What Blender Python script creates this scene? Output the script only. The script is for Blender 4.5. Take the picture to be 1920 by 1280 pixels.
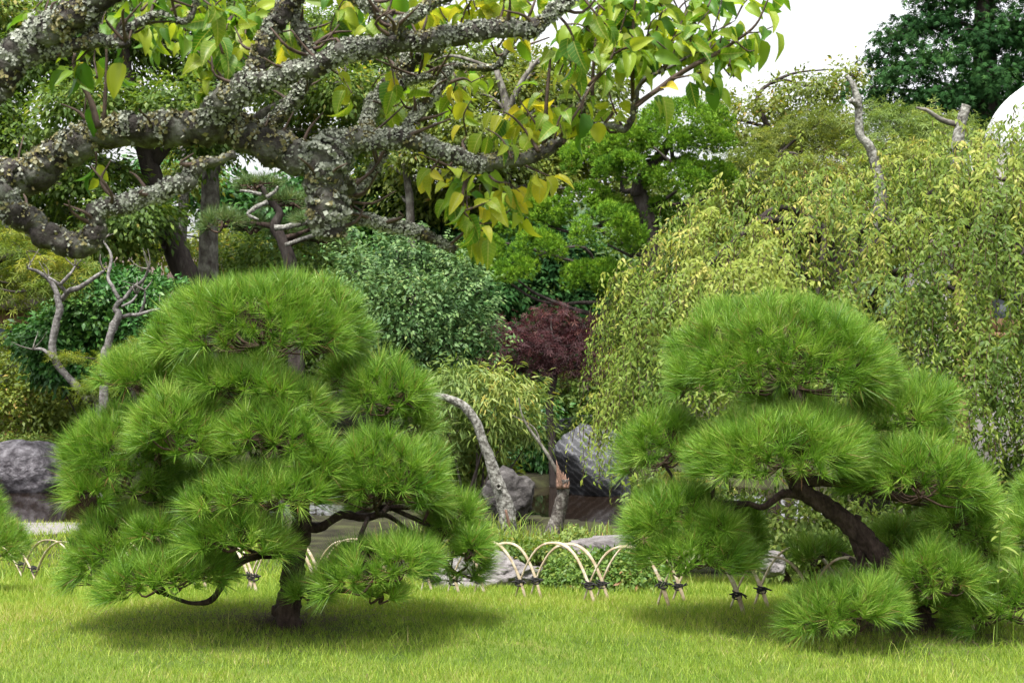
import bpy, math, zlib
import numpy as np
from mathutils import noise as mnoise, Vector

for o in list(bpy.data.objects): bpy.data.objects.remove(o)
SC = bpy.context.scene
COL = SC.collection
R = math.radians

# ------------------------------------------------------------------ camera
F, CX, CY, H = 2870.0, 960.0, 640.0, 1.68     # focal length in photo pixels, centre, eye height
cam = bpy.data.cameras.new('camera'); camo = bpy.data.objects.new('camera', cam); COL.objects.link(camo)
cam.sensor_width = 36.0; cam.lens = F / 1920 * 36.0
cam.clip_start = 0.05; cam.clip_end = 3000
camo.location = (0, 0, H); camo.rotation_euler = (R(90), 0, 0)
cam.dof.use_dof = True; cam.dof.focus_distance = 8.6; cam.dof.aperture_fstop = 15.0
SC.camera = camo

# ------------------------------------------------------------------ sky, sun, exposure
SUN_EL, SUN_AZ = 68.0, 200.0       # azimuth: clockwise from +Y (north); 200 = behind the camera, a little left
w = bpy.data.worlds.new('World'); SC.world = w; w.use_nodes = True
nt = w.node_tree; nt.nodes.clear()
sky = nt.nodes.new('ShaderNodeTexSky'); sky.sky_type = 'NISHITA'; sky.sun_disc = False
sky.sun_elevation = R(SUN_EL); sky.sun_rotation = R(SUN_AZ)
sky.air_density = 1.0; sky.dust_density = 4.0; sky.ozone_density = 1.0
hs = nt.nodes.new('ShaderNodeHueSaturation'); hs.inputs['Saturation'].default_value = 0.12; hs.inputs['Value'].default_value = 1.0
bg = nt.nodes.new('ShaderNodeBackground'); bg.inputs['Strength'].default_value = 0.07
wo = nt.nodes.new('ShaderNodeOutputWorld')
nt.links.new(sky.outputs[0], hs.inputs['Color']); nt.links.new(hs.outputs[0], bg.inputs[0]); nt.links.new(bg.outputs[0], wo.inputs[0])
sl = bpy.data.lights.new('sun', 'SUN'); sl.energy = 1.5; sl.angle = R(18); sl.color = (1.0, 0.96, 0.9)
so = bpy.data.objects.new('sun', sl); COL.objects.link(so); so.location = (0, 0, 30)
az, el = R(SUN_AZ), R(SUN_EL)
tos = Vector((math.sin(az) * math.cos(el), math.cos(az) * math.cos(el), math.sin(el)))
so.rotation_euler = tos.to_track_quat('Z', 'Y').to_euler()
vs = SC.view_settings; vs.view_transform = 'Standard'; vs.look = 'None'; vs.gamma = 1.0; vs.use_curve_mapping = False
vs.exposure = 2.35
cy = SC.cycles
cy.max_bounces = 7; cy.diffuse_bounces = 4; cy.glossy_bounces = 2; cy.transmission_bounces = 4; cy.transparent_max_bounces = 4
cy.caustics_reflective = False; cy.caustics_refractive = False; cy.use_denoising = True

# ------------------------------------------------------------------ helpers
def RNG(s): return np.random.default_rng(zlib.crc32(str(s).encode()))
def P(x, y, d): return np.array([(x - CX) / F * d, d, H - (y - CY) / F * d])
def nrm(a): return a / np.maximum(np.linalg.norm(a, axis=-1, keepdims=True), 1e-9)
def sstep(a, b, x):
    t = np.clip((x - a) / (b - a), 0, 1); return t * t * (3 - 2 * t)
POND = [(-7.8, 22.2, 5.7, 2.9), (2.2, 22.9, 2.5, 3.4)]
def pond_d(x, y):
    v = [np.sqrt(((x - a) / c) ** 2 + ((y - b) / d) ** 2) - 1 + 0.05 * np.sin(x * 1.7 + y) for a, b, c, d in POND]
    return np.minimum(v[0], v[1])
def g(x, y):
    x = np.asarray(x, float); y = np.asarray(y, float)
    z = 0.09 * np.exp(-((y - 9.0) / 1.7) ** 2 - ((x + 1.0) / 3.2) ** 2)
    z = z - 0.6 * sstep(8.6, 16.0, y)
    z = z + 0.05 * np.clip(y - 27, 0, 40) * 1.0
    z = z + 0.012 * np.sin(x * 2.1 + 0.7) * np.sin(y * 1.7) + 0.006 * np.sin(x * 5.3) * np.sin(y * 4.1 + 1)
    z = z - 0.85 * (1 - sstep(-0.05, 0.16, pond_d(x, y))) * (y > 14)
    return z
def gpt(px, d):
    x = (px - CX) / F * d; return np.array([x, d, float(g(x, d))])

ORG = {}
def setp(o, label=None, cat=None, group=None, kind=None):
    if label: o['label'] = label
    if cat: o['category'] = cat
    if group: o['group'] = group
    if kind: o['kind'] = kind
    return o
def empty(name, loc, label, cat, group=None):
    o = bpy.data.objects.new(name, None); COL.objects.link(o); o.location = tuple(loc); o.empty_display_size = 0.1
    ORG[o.name] = np.array(loc, float); return setp(o, label, cat, group)
def make_mesh(name, V, faces, mat=None, rnd=None, smooth=True):
    V = np.ascontiguousarray(V, dtype=np.float32)
    faces = [np.asarray(f, dtype=np.int32) for f in (faces if isinstance(faces, list) else [faces]) if len(f)]
    me = bpy.data.meshes.new(name)
    me.vertices.add(len(V)); me.vertices.foreach_set('co', V.ravel())
    nl = sum(f.size for f in faces); nf = sum(len(f) for f in faces)
    me.loops.add(nl); me.polygons.add(nf)
    me.loops.foreach_set('vertex_index', np.concatenate([f.ravel() for f in faces]))
    tot = np.concatenate([np.full(len(f), f.shape[1], np.int32) for f in faces])
    st = np.concatenate([[0], np.cumsum(tot)[:-1]]).astype(np.int32)
    me.polygons.foreach_set('loop_start', st)
    try: me.polygons.foreach_set('loop_total', tot)
    except Exception: pass
    if smooth: me.polygons.foreach_set('use_smooth', np.ones(nf, bool))
    if rnd is not None:
        a = me.attributes.new('rnd', 'FLOAT', 'POINT'); a.data.foreach_set('value', np.ascontiguousarray(rnd, dtype=np.float32))
    if mat: me.materials.append(mat)
    me.update(calc_edges=True)
    return me
def part(name, V, faces, mat, parent, rnd=None, kind=None, smooth=True):
    org = ORG[parent.name]
    o = bpy.data.objects.new(name, make_mesh(name, np.asarray(V) - org, faces, mat, rnd, smooth))
    COL.objects.link(o); o.parent = parent; ORG[o.name] = org
    return setp(o, kind=kind)
def single(name, V, faces, mat, loc, label=None, cat=None, group=None, kind=None, rnd=None, smooth=True):
    loc = np.asarray(loc, float)
    o = bpy.data.objects.new(name, make_mesh(name, np.asarray(V) - loc, faces, mat, rnd, smooth))
    COL.objects.link(o); o.location = tuple(loc); ORG[o.name] = loc
    return setp(o, label, cat, group, kind)

class MB:
    """collects arrays of triangles/quads"""
    def __init__(s): s.V = []; s.T = []; s.Q = []; s.r = []; s.n = 0
    def add(s, V, T=None, Q=None, r=None):
        s.V.append(V)
        if T is not None and len(T): s.T.append(np.asarray(T) + s.n)
        if Q is not None and len(Q): s.Q.append(np.asarray(Q) + s.n)
        s.r.append(np.zeros(len(V)) if r is None else np.broadcast_to(r, len(V))); s.n += len(V)
    def out(s):
        f = []
        if s.T: f.append(np.concatenate(s.T))
        if s.Q: f.append(np.concatenate(s.Q))
        return np.concatenate(s.V), f, np.concatenate(s.r)
    def part(s, name, mat, parent, kind=None, smooth=True):
        V, f, r = s.out(); return part(name, V, f, mat, parent, r, kind, smooth)

def frames(d, n):
    Y = nrm(d); X = np.cross(Y, n); bad = np.linalg.norm(X, axis=1) < 1e-4
    X[bad] = np.cross(Y[bad], np.array([0.3, 0.9, 0.2])); X = nrm(X); Z = np.cross(X, Y); return X, Y, Z
def scatter(tmpl, pos, d, n, s, rnd):
    tv, tf = tmpl; X, Y, Z = frames(d, n); s = np.broadcast_to(s, len(pos))
    V = (tv[None, :, 0, None] * X[:, None] + tv[None, :, 1, None] * Y[:, None] + tv[None, :, 2, None] * Z[:, None]) * s[:, None, None] + pos[:, None]
    k = len(tv); Fc = tf[None] + (np.arange(len(pos)) * k)[:, None, None]
    return V.reshape(-1, 3), Fc.reshape(-1, tf.shape[1]), np.repeat(rnd, k)

def resample(p, rad, sub):
    p = np.asarray(p, float); rad = np.asarray(rad, float)
    if len(p) < 3:
        t = np.linspace(0, 1, sub + 1)[:, None]
        return p[0] * (1 - t) + p[-1] * t, np.interp(t[:, 0], [0, 1], [rad[0], rad[-1]])
    q = np.vstack([2 * p[0] - p[1], p, 2 * p[-1] - p[-2]]); out = []; ro = []
    for i in range(1, len(q) - 2):
        t = np.linspace(0, 1, sub, endpoint=False)[:, None]
        a, b, c, e = q[i - 1], q[i], q[i + 1], q[i + 2]
        out.append(0.5 * (2 * b + (c - a) * t + (2 * a - 5 * b + 4 * c - e) * t ** 2 + (3 * b - a - 3 * c + e) * t ** 3))
        ro.append(rad[i - 1] * (1 - t[:, 0]) + rad[i] * t[:, 0])
    out.append(p[-1:]); ro.append(rad[-1:])
    return np.concatenate(out), np.concatenate(ro)
def tube(p, rad, n=8, sub=4, rough=0.0, rng=None, flat=1.0):
    c, r = resample(p, rad, sub); m = len(c)
    T = nrm(np.gradient(c, axis=0)); A = np.array([0.13, 0.2, 0.97]) if abs(T[0][2]) < 0.9 else np.array([1., 0.1, 0])
    U = np.zeros_like(c); u = nrm(np.cross(T[0], A))
    for i in range(m):
        u = nrm(u - T[i] * np.dot(u, T[i])); U[i] = u
    W = np.cross(T, U); a = np.arange(n) / n * 2 * np.pi
    rr = np.repeat(r[:, None], n, 1)
    if rough and rng is not None:
        nz = rng.normal(0, 1, (m, n)); nz = (nz + np.roll(nz, 1, 1) + np.roll(nz, 1, 0) + np.roll(nz, -1, 0)) / 2
        rr = rr * (1 + rough * nz)
    V = c[:, None] + rr[:, :, None] * (np.cos(a)[None, :, None] * U[:, None] + flat * np.sin(a)[None, :, None] * W[:, None])
    i = np.arange(m - 1)[:, None]; j = np.arange(n)[None]
    Q = np.stack([i * n + j, i * n + (j + 1) % n, (i + 1) * n + (j + 1) % n, (i + 1) * n + j], -1).reshape(-1, 4)
    V = V.reshape(-1, 3)
    V = np.vstack([V, c[0], c[-1]]); k = len(V)
    T0 = [[(jj + 1) % n, jj, k - 2] for jj in range(n)] + [[(m - 1) * n + jj, (m - 1) * n + (jj + 1) % n, k - 1] for jj in range(n)]
    return V, np.array(T0), Q
def thin_tubes(A, B, r0, r1):
    """many straight three-sided sticks from A to B"""
    T = nrm(B - A); U = nrm(np.cross(T, np.array([0.31, 0.52, 0.8]))); W = np.cross(T, U)
    a = np.arange(3) / 3 * 2 * np.pi; ring = np.cos(a)[None, :, None] * U[:, None] + np.sin(a)[None, :, None] * W[:, None]
    V = np.concatenate([A[:, None] + ring * r0, B[:, None] + ring * r1], 1).reshape(-1, 3)
    q = np.array([[0, 1, 4, 3], [1, 2, 5, 4], [2, 0, 3, 5]]); Q = (q[None] + (np.arange(len(A)) * 6)[:, None, None]).reshape(-1, 4)
    return V, Q
def pxline(pts, d):
    """pts: (x, y[, depth]) in photo pixels"""
    return np.array([P(q[0], q[1], q[2] if len(q) > 2 else d) for q in pts])

# ------------------------------------------------------------------ materials
def new_mat(name):
    m = bpy.data.materials.new(name); m.use_nodes = True; t = m.node_tree; t.nodes.clear()
    o = t.nodes.new('ShaderNodeOutputMaterial'); return m, t, o
def ramp(t, stops, src=None):
    n = t.nodes.new('ShaderNodeValToRGB'); e = n.color_ramp.elements
    while len(e) < len(stops): e.new(0.5)
    for i, (p, c) in enumerate(stops): e[i].position = p; e[i].color = (*c, 1)
    if src is not None: t.links.new(src, n.inputs[0])
    return n
def foliage(name, stops, trans=0.4, tint=(1.15, 1.1, 0.6), rough=0.5, spec=0.3, objrand=False):
    m, t, o = new_mat(name)
    if objrand:
        a = t.nodes.new('ShaderNodeObjectInfo'); src = a.outputs['Random']
    else:
        a = t.nodes.new('ShaderNodeAttribute'); a.attribute_name = 'rnd'; src = a.outputs['Fac']
    c = ramp(t, stops, src)
    colour = c.outputs[0]
    if objrand:
        tc = t.nodes.new('ShaderNodeTexCoord'); nz = t.nodes.new('ShaderNodeTexNoise'); nz.inputs['Scale'].default_value = 38; nz.inputs['Detail'].default_value = 3
        t.links.new(tc.outputs['Object'], nz.inputs['Vector'])
        rr = ramp(t, [(0.35, (0.72, 0.8, 0.8)), (0.7, (1.2, 1.1, 0.9))], nz.outputs['Fac'])
        mx = t.nodes.new('ShaderNodeMixRGB'); mx.blend_type = 'MULTIPLY'; mx.inputs[0].default_value = 1
        t.links.new(colour, mx.inputs[1]); t.links.new(rr.outputs[0], mx.inputs[2]); colour = mx.outputs[0]
        def mt(op, a, b=None, c=None):
            n = t.nodes.new('ShaderNodeMath'); n.operation = op
            for i, v in enumerate((a, b, c)):
                if v is None: continue
                if hasattr(v, 'is_linked'): t.links.new(v, n.inputs[i])
                else: n.inputs[i].default_value = v
            return n.outputs[0]
        sp = t.nodes.new('ShaderNodeSeparateXYZ'); t.links.new(tc.outputs['Object'], sp.inputs[0])
        ax = mt('ABSOLUTE', sp.outputs[0]); ph = mt('FRACT', mt('MULTIPLY', mt('SUBTRACT', sp.outputs[1], mt('MULTIPLY', ax, .8)), 9.0))
        side = mt('LESS_THAN', mt('ABSOLUTE', mt('SUBTRACT', ph, .5)), .09); rib = mt('LESS_THAN', ax, .014)
        vein = mt('MINIMUM', mt('ADD', mt('MULTIPLY', side, .3), mt('MULTIPLY', rib, .7)), 1.0)
        vm = t.nodes.new('ShaderNodeMixRGB'); vm.inputs[2].default_value = (.42, .44, .13, 1); t.links.new(vein, vm.inputs[0]); t.links.new(colour, vm.inputs[1]); colour = vm.outputs[0]
    b = t.nodes.new('ShaderNodeBsdfPrincipled'); b.inputs['Roughness'].default_value = rough
    b.inputs['Specular IOR Level'].default_value = spec
    tr = t.nodes.new('ShaderNodeBsdfTranslucent')
    mu = t.nodes.new('ShaderNodeMixRGB'); mu.blend_type = 'MULTIPLY'; mu.inputs[0].default_value = 1; mu.inputs[2].default_value = (*tint, 1)
    t.links.new(colour, b.inputs['Base Color']); t.links.new(colour, mu.inputs[1]); t.links.new(mu.outputs[0], tr.inputs[0])
    mix = t.nodes.new('ShaderNodeMixShader'); mix.inputs[0].default_value = trans
    t.links.new(b.outputs[0], mix.inputs[1]); t.links.new(tr.outputs[0], mix.inputs[2]); t.links.new(mix.outputs[0], o.inputs[0])
    return m
def solid(name, stops, scale=8, detail=6, rough=0.85, bump=0.4, dist=0.01, stretch=(1, 1, 1), spec=0.25, attr=False, vor=0, bscale=None):
    m, t, o = new_mat(name)
    tc = t.nodes.new('ShaderNodeTexCoord'); mp = t.nodes.new('ShaderNodeMapping'); mp.inputs['Scale'].default_value = stretch
    t.links.new(tc.outputs['Object'], mp.inputs[0])
    nz = t.nodes.new('ShaderNodeTexNoise'); nz.inputs['Scale'].default_value = scale; nz.inputs['Detail'].default_value = detail; nz.inputs['Roughness'].default_value = 0.65
    t.links.new(mp.outputs[0], nz.inputs['Vector'])
    src = nz.outputs['Fac']
    if attr:
        a = t.nodes.new('ShaderNodeAttribute'); a.attribute_name = 'rnd'; src = a.outputs['Fac']
    c = ramp(t, stops, src)
    b = t.nodes.new('ShaderNodeBsdfPrincipled'); b.inputs['Roughness'].default_value = rough; b.inputs['Specular IOR Level'].default_value = spec
    t.links.new(c.outputs[0], b.inputs['Base Color'])
    hsrc = nz.outputs['Fac']
    if bscale:
        n2 = t.nodes.new('ShaderNodeTexNoise'); n2.inputs['Scale'].default_value = bscale; n2.inputs['Detail'].default_value = 8
        t.links.new(mp.outputs[0], n2.inputs['Vector']); hsrc = n2.outputs['Fac']
    if vor:
        v = t.nodes.new('ShaderNodeTexVoronoi'); v.feature = 'DISTANCE_TO_EDGE'; v.inputs['Scale'].default_value = vor
        t.links.new(mp.outputs[0], v.inputs['Vector'])
        ml = t.nodes.new('ShaderNodeMath'); ml.operation = 'MULTIPLY_ADD'; ml.inputs[1].default_value = 1.2
        t.links.new(v.outputs['Distance'], ml.inputs[0]); t.links.new(hsrc, ml.inputs[2]); hsrc = ml.outputs[0]
    if bump:
        bp = t.nodes.new('ShaderNodeBump'); bp.inputs['Strength'].default_value = bump; bp.inputs['Distance'].default_value = dist
        t.links.new(hsrc, bp.inputs['Height']); t.links.new(bp.outputs[0], b.inputs['Normal'])
    t.links.new(b.outputs[0], o.inputs[0])
    return m

M = {}
M['needle'] = foliage('pine_needle', [(0, (0.032, 0.095, 0.01)), (0.45, (0.125, 0.26, 0.024)), (0.8, (0.24, 0.375, 0.05)), (0.955, (0.35, 0.44, 0.1)), (0.975, (0.26, 0.17, 0.06)), (1, (0.22, 0.11, 0.05))], 0.22, (1.1, 1.15, 0.5), 0.42, 0.35)
M['needle_far'] = foliage('pine_needle_far', [(0, (0.05, 0.1, 0.03)), (0.6, (0.1, 0.17, 0.05)), (1, (0.17, 0.2, 0.07))], 0.3)
M['grass'] = foliage('grass_blade', [(0, (0.1, 0.19, 0.022)), (0.4, (0.22, 0.335, 0.04)), (0.75, (0.34, 0.415, 0.066)), (0.92, (0.42, 0.41, 0.13)), (1, (0.48, 0.4, 0.2))], 0.42, (1.1, 1.1, 0.5), 0.5, 0.25)
M['plum_green'] = foliage('leaf_green', [(0, (0.05, 0.15, 0.02)), (0.5, (0.1, 0.22, 0.025)), (1, (0.19, 0.28, 0.03))], 0.5, (1.5, 1.35, 0.5), 0.4, 0.35, True)
M['plum_lime'] = foliage('leaf_lime', [(0, (0.13, 0.25, 0.025)), (0.5, (0.24, 0.35, 0.035)), (1, (0.36, 0.42, 0.045))], 0.52, (1.3, 1.2, 0.5), 0.42, 0.3, True)
M['plum_yellow'] = foliage('leaf_yellow', [(0, (0.28, 0.36, 0.035)), (0.6, (0.46, 0.47, 0.05)), (0.94, (0.56, 0.5, 0.06)), (1, (0.55, 0.36, 0.05))], 0.5, (1.2, 1.1, 0.5), 0.45, 0.3, True)
for k_ in ('green', 'lime', 'yellow'):
    cr_ = [n for n in M['plum_' + k_].node_tree.nodes if n.type == 'VALTORGB'][0].color_ramp
    M['plum_%s_mass' % k_] = foliage('leaf_mass_' + k_, [(e.position, tuple(e.color)[:3]) for e in cr_.elements], 0.5, (1.35, 1.25, 0.5), 0.42, 0.3)
M['weep'] = foliage('weeping_leaf', [(0, (0.05, 0.1, 0.012)), (0.35, (0.12, 0.19, 0.024)), (0.75, (0.255, 0.305, 0.05)), (1, (0.43, 0.39, 0.11))], 0.38, (1.2, 1.1, 0.55), 0.5, 0.22)
M['broad'] = foliage('broad_leaf', [(0, (0.05, 0.1, 0.02)), (0.5, (0.105, 0.18, 0.032)), (0.85, (0.2, 0.27, 0.05)), (1, (0.32, 0.28, 0.07))], 0.45, (1.3, 1.25, 0.5))
M['olive'] = foliage('olive_leaf', [(0, (0.07, 0.115, 0.02)), (0.5, (0.145, 0.2, 0.033)), (0.9, (0.25, 0.28, 0.055)), (1, (0.38, 0.27, 0.08))], 0.45, (1.25, 1.15, 0.5))
M['bluegreen'] = foliage('bluegreen_leaf', [(0, (0.04, 0.095, 0.03)), (0.5, (0.085, 0.17, 0.055)), (0.85, (0.16, 0.255, 0.085)), (1, (0.25, 0.33, 0.1))], 0.3, (1.1, 1.1, 0.7), 0.5, 0.25)
M['willow'] = foliage('willow_leaf', [(0, (0.1, 0.17, 0.04)), (0.5, (0.19, 0.27, 0.06)), (0.9, (0.3, 0.34, 0.08)), (1, (0.42, 0.36, 0.08))], 0.4)
M['juniper'] = foliage('juniper_sprig', [(0, (0.028, 0.09, 0.01)), (0.5, (0.125, 0.26, 0.02)), (0.9, (0.25, 0.4, 0.035)), (1, (0.32, 0.4, 0.06))], 0.25, (1.1, 1.1, 0.5), .6, .12)
M['redmaple'] = foliage('red_maple_leaf', [(0, (0.03, 0.012, 0.015)), (0.5, (0.066, 0.024, 0.028)), (0.85, (0.12, 0.045, 0.043)), (1, (0.19, 0.08, 0.06))], 0.3, (1.2, 0.8, 0.8))
M['camellia'] = foliage('camellia_leaf', [(0, (0.02, 0.075, 0.015)), (0.6, (0.045, 0.14, 0.025)), (1, (0.11, 0.22, 0.04))], 0.15, (1.1, 1.1, 0.6), 0.45, 0.3)
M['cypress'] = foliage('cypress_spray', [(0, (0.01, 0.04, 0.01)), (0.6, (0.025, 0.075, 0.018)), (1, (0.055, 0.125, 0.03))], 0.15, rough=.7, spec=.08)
M['gold'] = foliage('gold_leaf', [(0, (0.1, 0.165, 0.022)), (0.5, (0.2, 0.26, 0.034)), (1, (0.37, 0.35, 0.05))], 0.45)
M['azalea'] = foliage('azalea_leaf', [(0, (0.05, 0.12, 0.02)), (0.6, (0.12, 0.2, 0.03)), (0.85, (0.2, 0.24, 0.05)), (1, (0.25, 0.13, 0.06))], 0.3)
M['blade'] = foliage('iris_blade', [(0, (0.1, 0.19, 0.03)), (0.6, (0.22, 0.3, 0.06)), (0.9, (0.36, 0.34, 0.08)), (1, (0.42, 0.27, 0.08))], 0.4)
M['pinebark'] = solid('pine_bark', [(0.3, (0.016, 0.01, 0.009)), (0.5, (0.05, 0.033, 0.027)), (0.7, (0.085, 0.06, 0.05))], 30, 6, 0.9, 0.9, 0.02, (1, 1, 0.45), vor=22)
M['twig'] = solid('twig_bark', [(0.3, (0.04, 0.025, 0.018)), (0.7, (0.1, 0.065, 0.045))], 60, 3, 0.9, 0.3, 0.003)
M['plumbark'] = solid('plum_bark', [(0.34, (0.014, 0.011, 0.01)), (0.46, (0.036, 0.031, 0.027)), (0.56, (0.085, 0.085, 0.07)), (0.72, (0.16, 0.167, 0.14))], 22, 8, 0.9, 1.0, 0.012, bscale=60)
M['plumtwig'] = solid('plum_twig', [(0.3, (0.03, 0.02, 0.015)), (0.7, (0.09, 0.06, 0.045))], 50, 4, 0.7, 0.4, 0.003)
M['lichen'] = solid('lichen', [(0, (0.085, 0.09, 0.07)), (0.3, (0.18, 0.19, 0.15)), (0.62, (0.33, 0.35, 0.295)), (0.8, (0.19, 0.17, 0.075)), (1, (0.11, 0.095, 0.04))], 90, 4, 0.95, 0.4, 0.003, attr=True)
M['greybark'] = solid('grey_bark', [(0.32, (0.05, 0.04, 0.035)), (0.5, (0.12, 0.11, 0.095)), (0.66, (0.24, 0.235, 0.2))], 9, 8, 0.9, 0.8, 0.02, (1, 1, 0.6), bscale=25)
M['darkbark'] = solid('dark_bark', [(0.32, (0.02, 0.015, 0.014)), (0.55, (0.05, 0.04, 0.036)), (0.75, (0.1, 0.09, 0.08))], 7, 8, 0.9, 0.9, 0.03, (1, 1, 0.35), bscale=20)
M['palebark'] = solid('pale_bark', [(0.34, (0.035, 0.03, 0.027)), (0.46, (0.12, 0.115, 0.1)), (0.62, (0.3, 0.295, 0.27))], 24, 8, 0.9, 0.8, 0.015, bscale=40)
M['graybare'] = solid('grey_bare_bark', [(0.34, (0.06, 0.052, 0.05)), (0.5, (0.14, 0.13, 0.125)), (0.66, (0.24, 0.23, 0.22))], 18, 8, 0.9, 0.8, 0.015, bscale=40)
M['stumpbark'] = solid('stump_bark', [(0.36, (0.03, 0.024, 0.021)), (0.5, (0.075, 0.065, 0.057)), (0.64, (0.2, 0.19, 0.17))], 16, 8, 0.9, 0.9, 0.02, bscale=40)
M['brokenwood'] = solid('broken_wood', [(0.3, (0.08, 0.045, 0.032)), (0.6, (0.2, 0.12, 0.085)), (0.8, (0.32, 0.22, 0.17))], 22, 6, 0.85, 0.9, 0.02, (3, 3, 0.4))
M['rock'] = solid('grey_rock', [(0.36, (0.07, 0.062, 0.07)), (0.5, (0.16, 0.148, 0.162)), (0.64, (0.29, 0.275, 0.295))], 7, 12, 0.85, 1.0, 0.05, bscale=16)
M['rock_pale'] = solid('pale_rock', [(0.25, (0.08, 0.07, 0.07)), (0.5, (0.18, 0.165, 0.165)), (0.72, (0.29, 0.275, 0.27))], 6, 10, 0.85, 0.9, 0.04, (1, 1, 2.2), vor=6)
M['rock_bank'] = solid('bank_rock', [(0.25, (0.12, 0.11, 0.108)), (0.7, (0.22, 0.207, 0.2))], 6, 8, 0.85, 0.6, 0.02)
M['rock_dark'] = solid('dark_rock', [(0.3, (0.025, 0.022, 0.022)), (0.55, (0.06, 0.055, 0.053)), (0.75, (0.15, 0.14, 0.135))], 9, 10, 0.85, 0.9, 0.03, bscale=18)
M['bamboo'] = solid('bamboo', [(0.3, (0.2, 0.145, 0.085)), (0.5, (0.36, 0.29, 0.19)), (0.72, (0.55, 0.5, 0.43))], 14, 5, 0.5, 0.2, 0.002, spec=0.4)
M['cord'] = solid('black_cord', [(0.3, (0.012, 0.012, 0.014)), (0.7, (0.04, 0.037, 0.036))], 120, 2, 0.9, 0.6, 0.004)
def rock_veined():
    m, t, o = new_mat('veined_rock')
    tc = t.nodes.new('ShaderNodeTexCoord'); mp = t.nodes.new('ShaderNodeMapping'); mp.inputs['Rotation'].default_value = (0.3, 0.9, 0.4)
    t.links.new(tc.outputs['Object'], mp.inputs[0])
    wv = t.nodes.new('ShaderNodeTexWave'); wv.inputs['Scale'].default_value = 3.2; wv.inputs['Distortion'].default_value = 7; wv.inputs['Detail'].default_value = 9; wv.inputs['Detail Scale'].default_value = 2.4; wv.inputs['Detail Roughness'].default_value = .75
    t.links.new(mp.outputs[0], wv.inputs['Vector'])
    c = ramp(t, [(0.0, (0.018, 0.019, 0.023)), (0.6, (0.03, 0.032, 0.037)), (0.9, (0.05, 0.052, 0.058)), (1.0, (0.11, 0.11, 0.118))], wv.outputs['Fac'])
    b = t.nodes.new('ShaderNodeBsdfPrincipled'); b.inputs['Roughness'].default_value = 0.7
    nz = t.nodes.new('ShaderNodeTexNoise'); nz.inputs['Scale'].default_value = 12; nz.inputs['Detail'].default_value = 9; t.links.new(tc.outputs['Object'], nz.inputs['Vector'])
    bp = t.nodes.new('ShaderNodeBump'); bp.inputs['Strength'].default_value = 0.7; bp.inputs['Distance'].default_value = 0.03
    t.links.new(nz.outputs['Fac'], bp.inputs['Height']); t.links.new(bp.outputs[0], b.inputs['Normal'])
    t.links.new(c.outputs[0], b.inputs['Base Color']); t.links.new(b.outputs[0], o.inputs[0]); return m
M['rock_vein'] = rock_veined()
def ground_mat():
    m, t, o = new_mat('lawn_and_earth')
    tc = t.nodes.new('ShaderNodeTexCoord'); nz = t.nodes.new('ShaderNodeTexNoise'); nz.inputs['Scale'].default_value = 3; nz.inputs['Detail'].default_value = 10
    t.links.new(tc.outputs['Object'], nz.inputs['Vector'])
    lawn = ramp(t, [(0.3, (0.045, 0.075, 0.014)), (0.5, (0.09, 0.13, 0.022)), (0.7, (0.13, 0.14, 0.035))], nz.outputs['Fac'])
    earth = ramp(t, [(0.3, (0.012, 0.011, 0.007)), (0.5, (0.028, 0.027, 0.014)), (0.7, (0.05, 0.055, 0.022))], nz.outputs['Fac'])
    sp = t.nodes.new('ShaderNodeSeparateXYZ'); t.links.new(tc.outputs['Object'], sp.inputs[0])
    n2 = t.nodes.new('ShaderNodeTexNoise'); n2.inputs['Scale'].default_value = .9; t.links.new(tc.outputs['Object'], n2.inputs['Vector'])
    ad = t.nodes.new('ShaderNodeMath'); ad.operation = 'MULTIPLY_ADD'; ad.inputs[1].default_value = 3.0; t.links.new(n2.outputs['Fac'], ad.inputs[0]); t.links.new(sp.outputs[1], ad.inputs[2])
    mr = t.nodes.new('ShaderNodeMapRange'); mr.inputs['From Min'].default_value = 15.2; mr.inputs['From Max'].default_value = 16.6; t.links.new(ad.outputs[0], mr.inputs['Value'])
    mx = t.nodes.new('ShaderNodeMixRGB'); t.links.new(mr.outputs[0], mx.inputs[0]); t.links.new(lawn.outputs[0], mx.inputs[1]); t.links.new(earth.outputs[0], mx.inputs[2])
    b = t.nodes.new('ShaderNodeBsdfPrincipled'); b.inputs['Roughness'].default_value = .95; b.inputs['Specular IOR Level'].default_value = .15; t.links.new(mx.outputs[0], b.inputs['Base Color'])
    n3 = t.nodes.new('ShaderNodeTexNoise'); n3.inputs['Scale'].default_value = 40; n3.inputs['Detail'].default_value = 8; t.links.new(tc.outputs['Object'], n3.inputs['Vector'])
    bp = t.nodes.new('ShaderNodeBump'); bp.inputs['Strength'].default_value = .6; bp.inputs['Distance'].default_value = .02; t.links.new(n3.outputs['Fac'], bp.inputs['Height']); t.links.new(bp.outputs[0], b.inputs['Normal'])
    t.links.new(b.outputs[0], o.inputs[0]); return m
M['ground'] = ground_mat()
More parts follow.
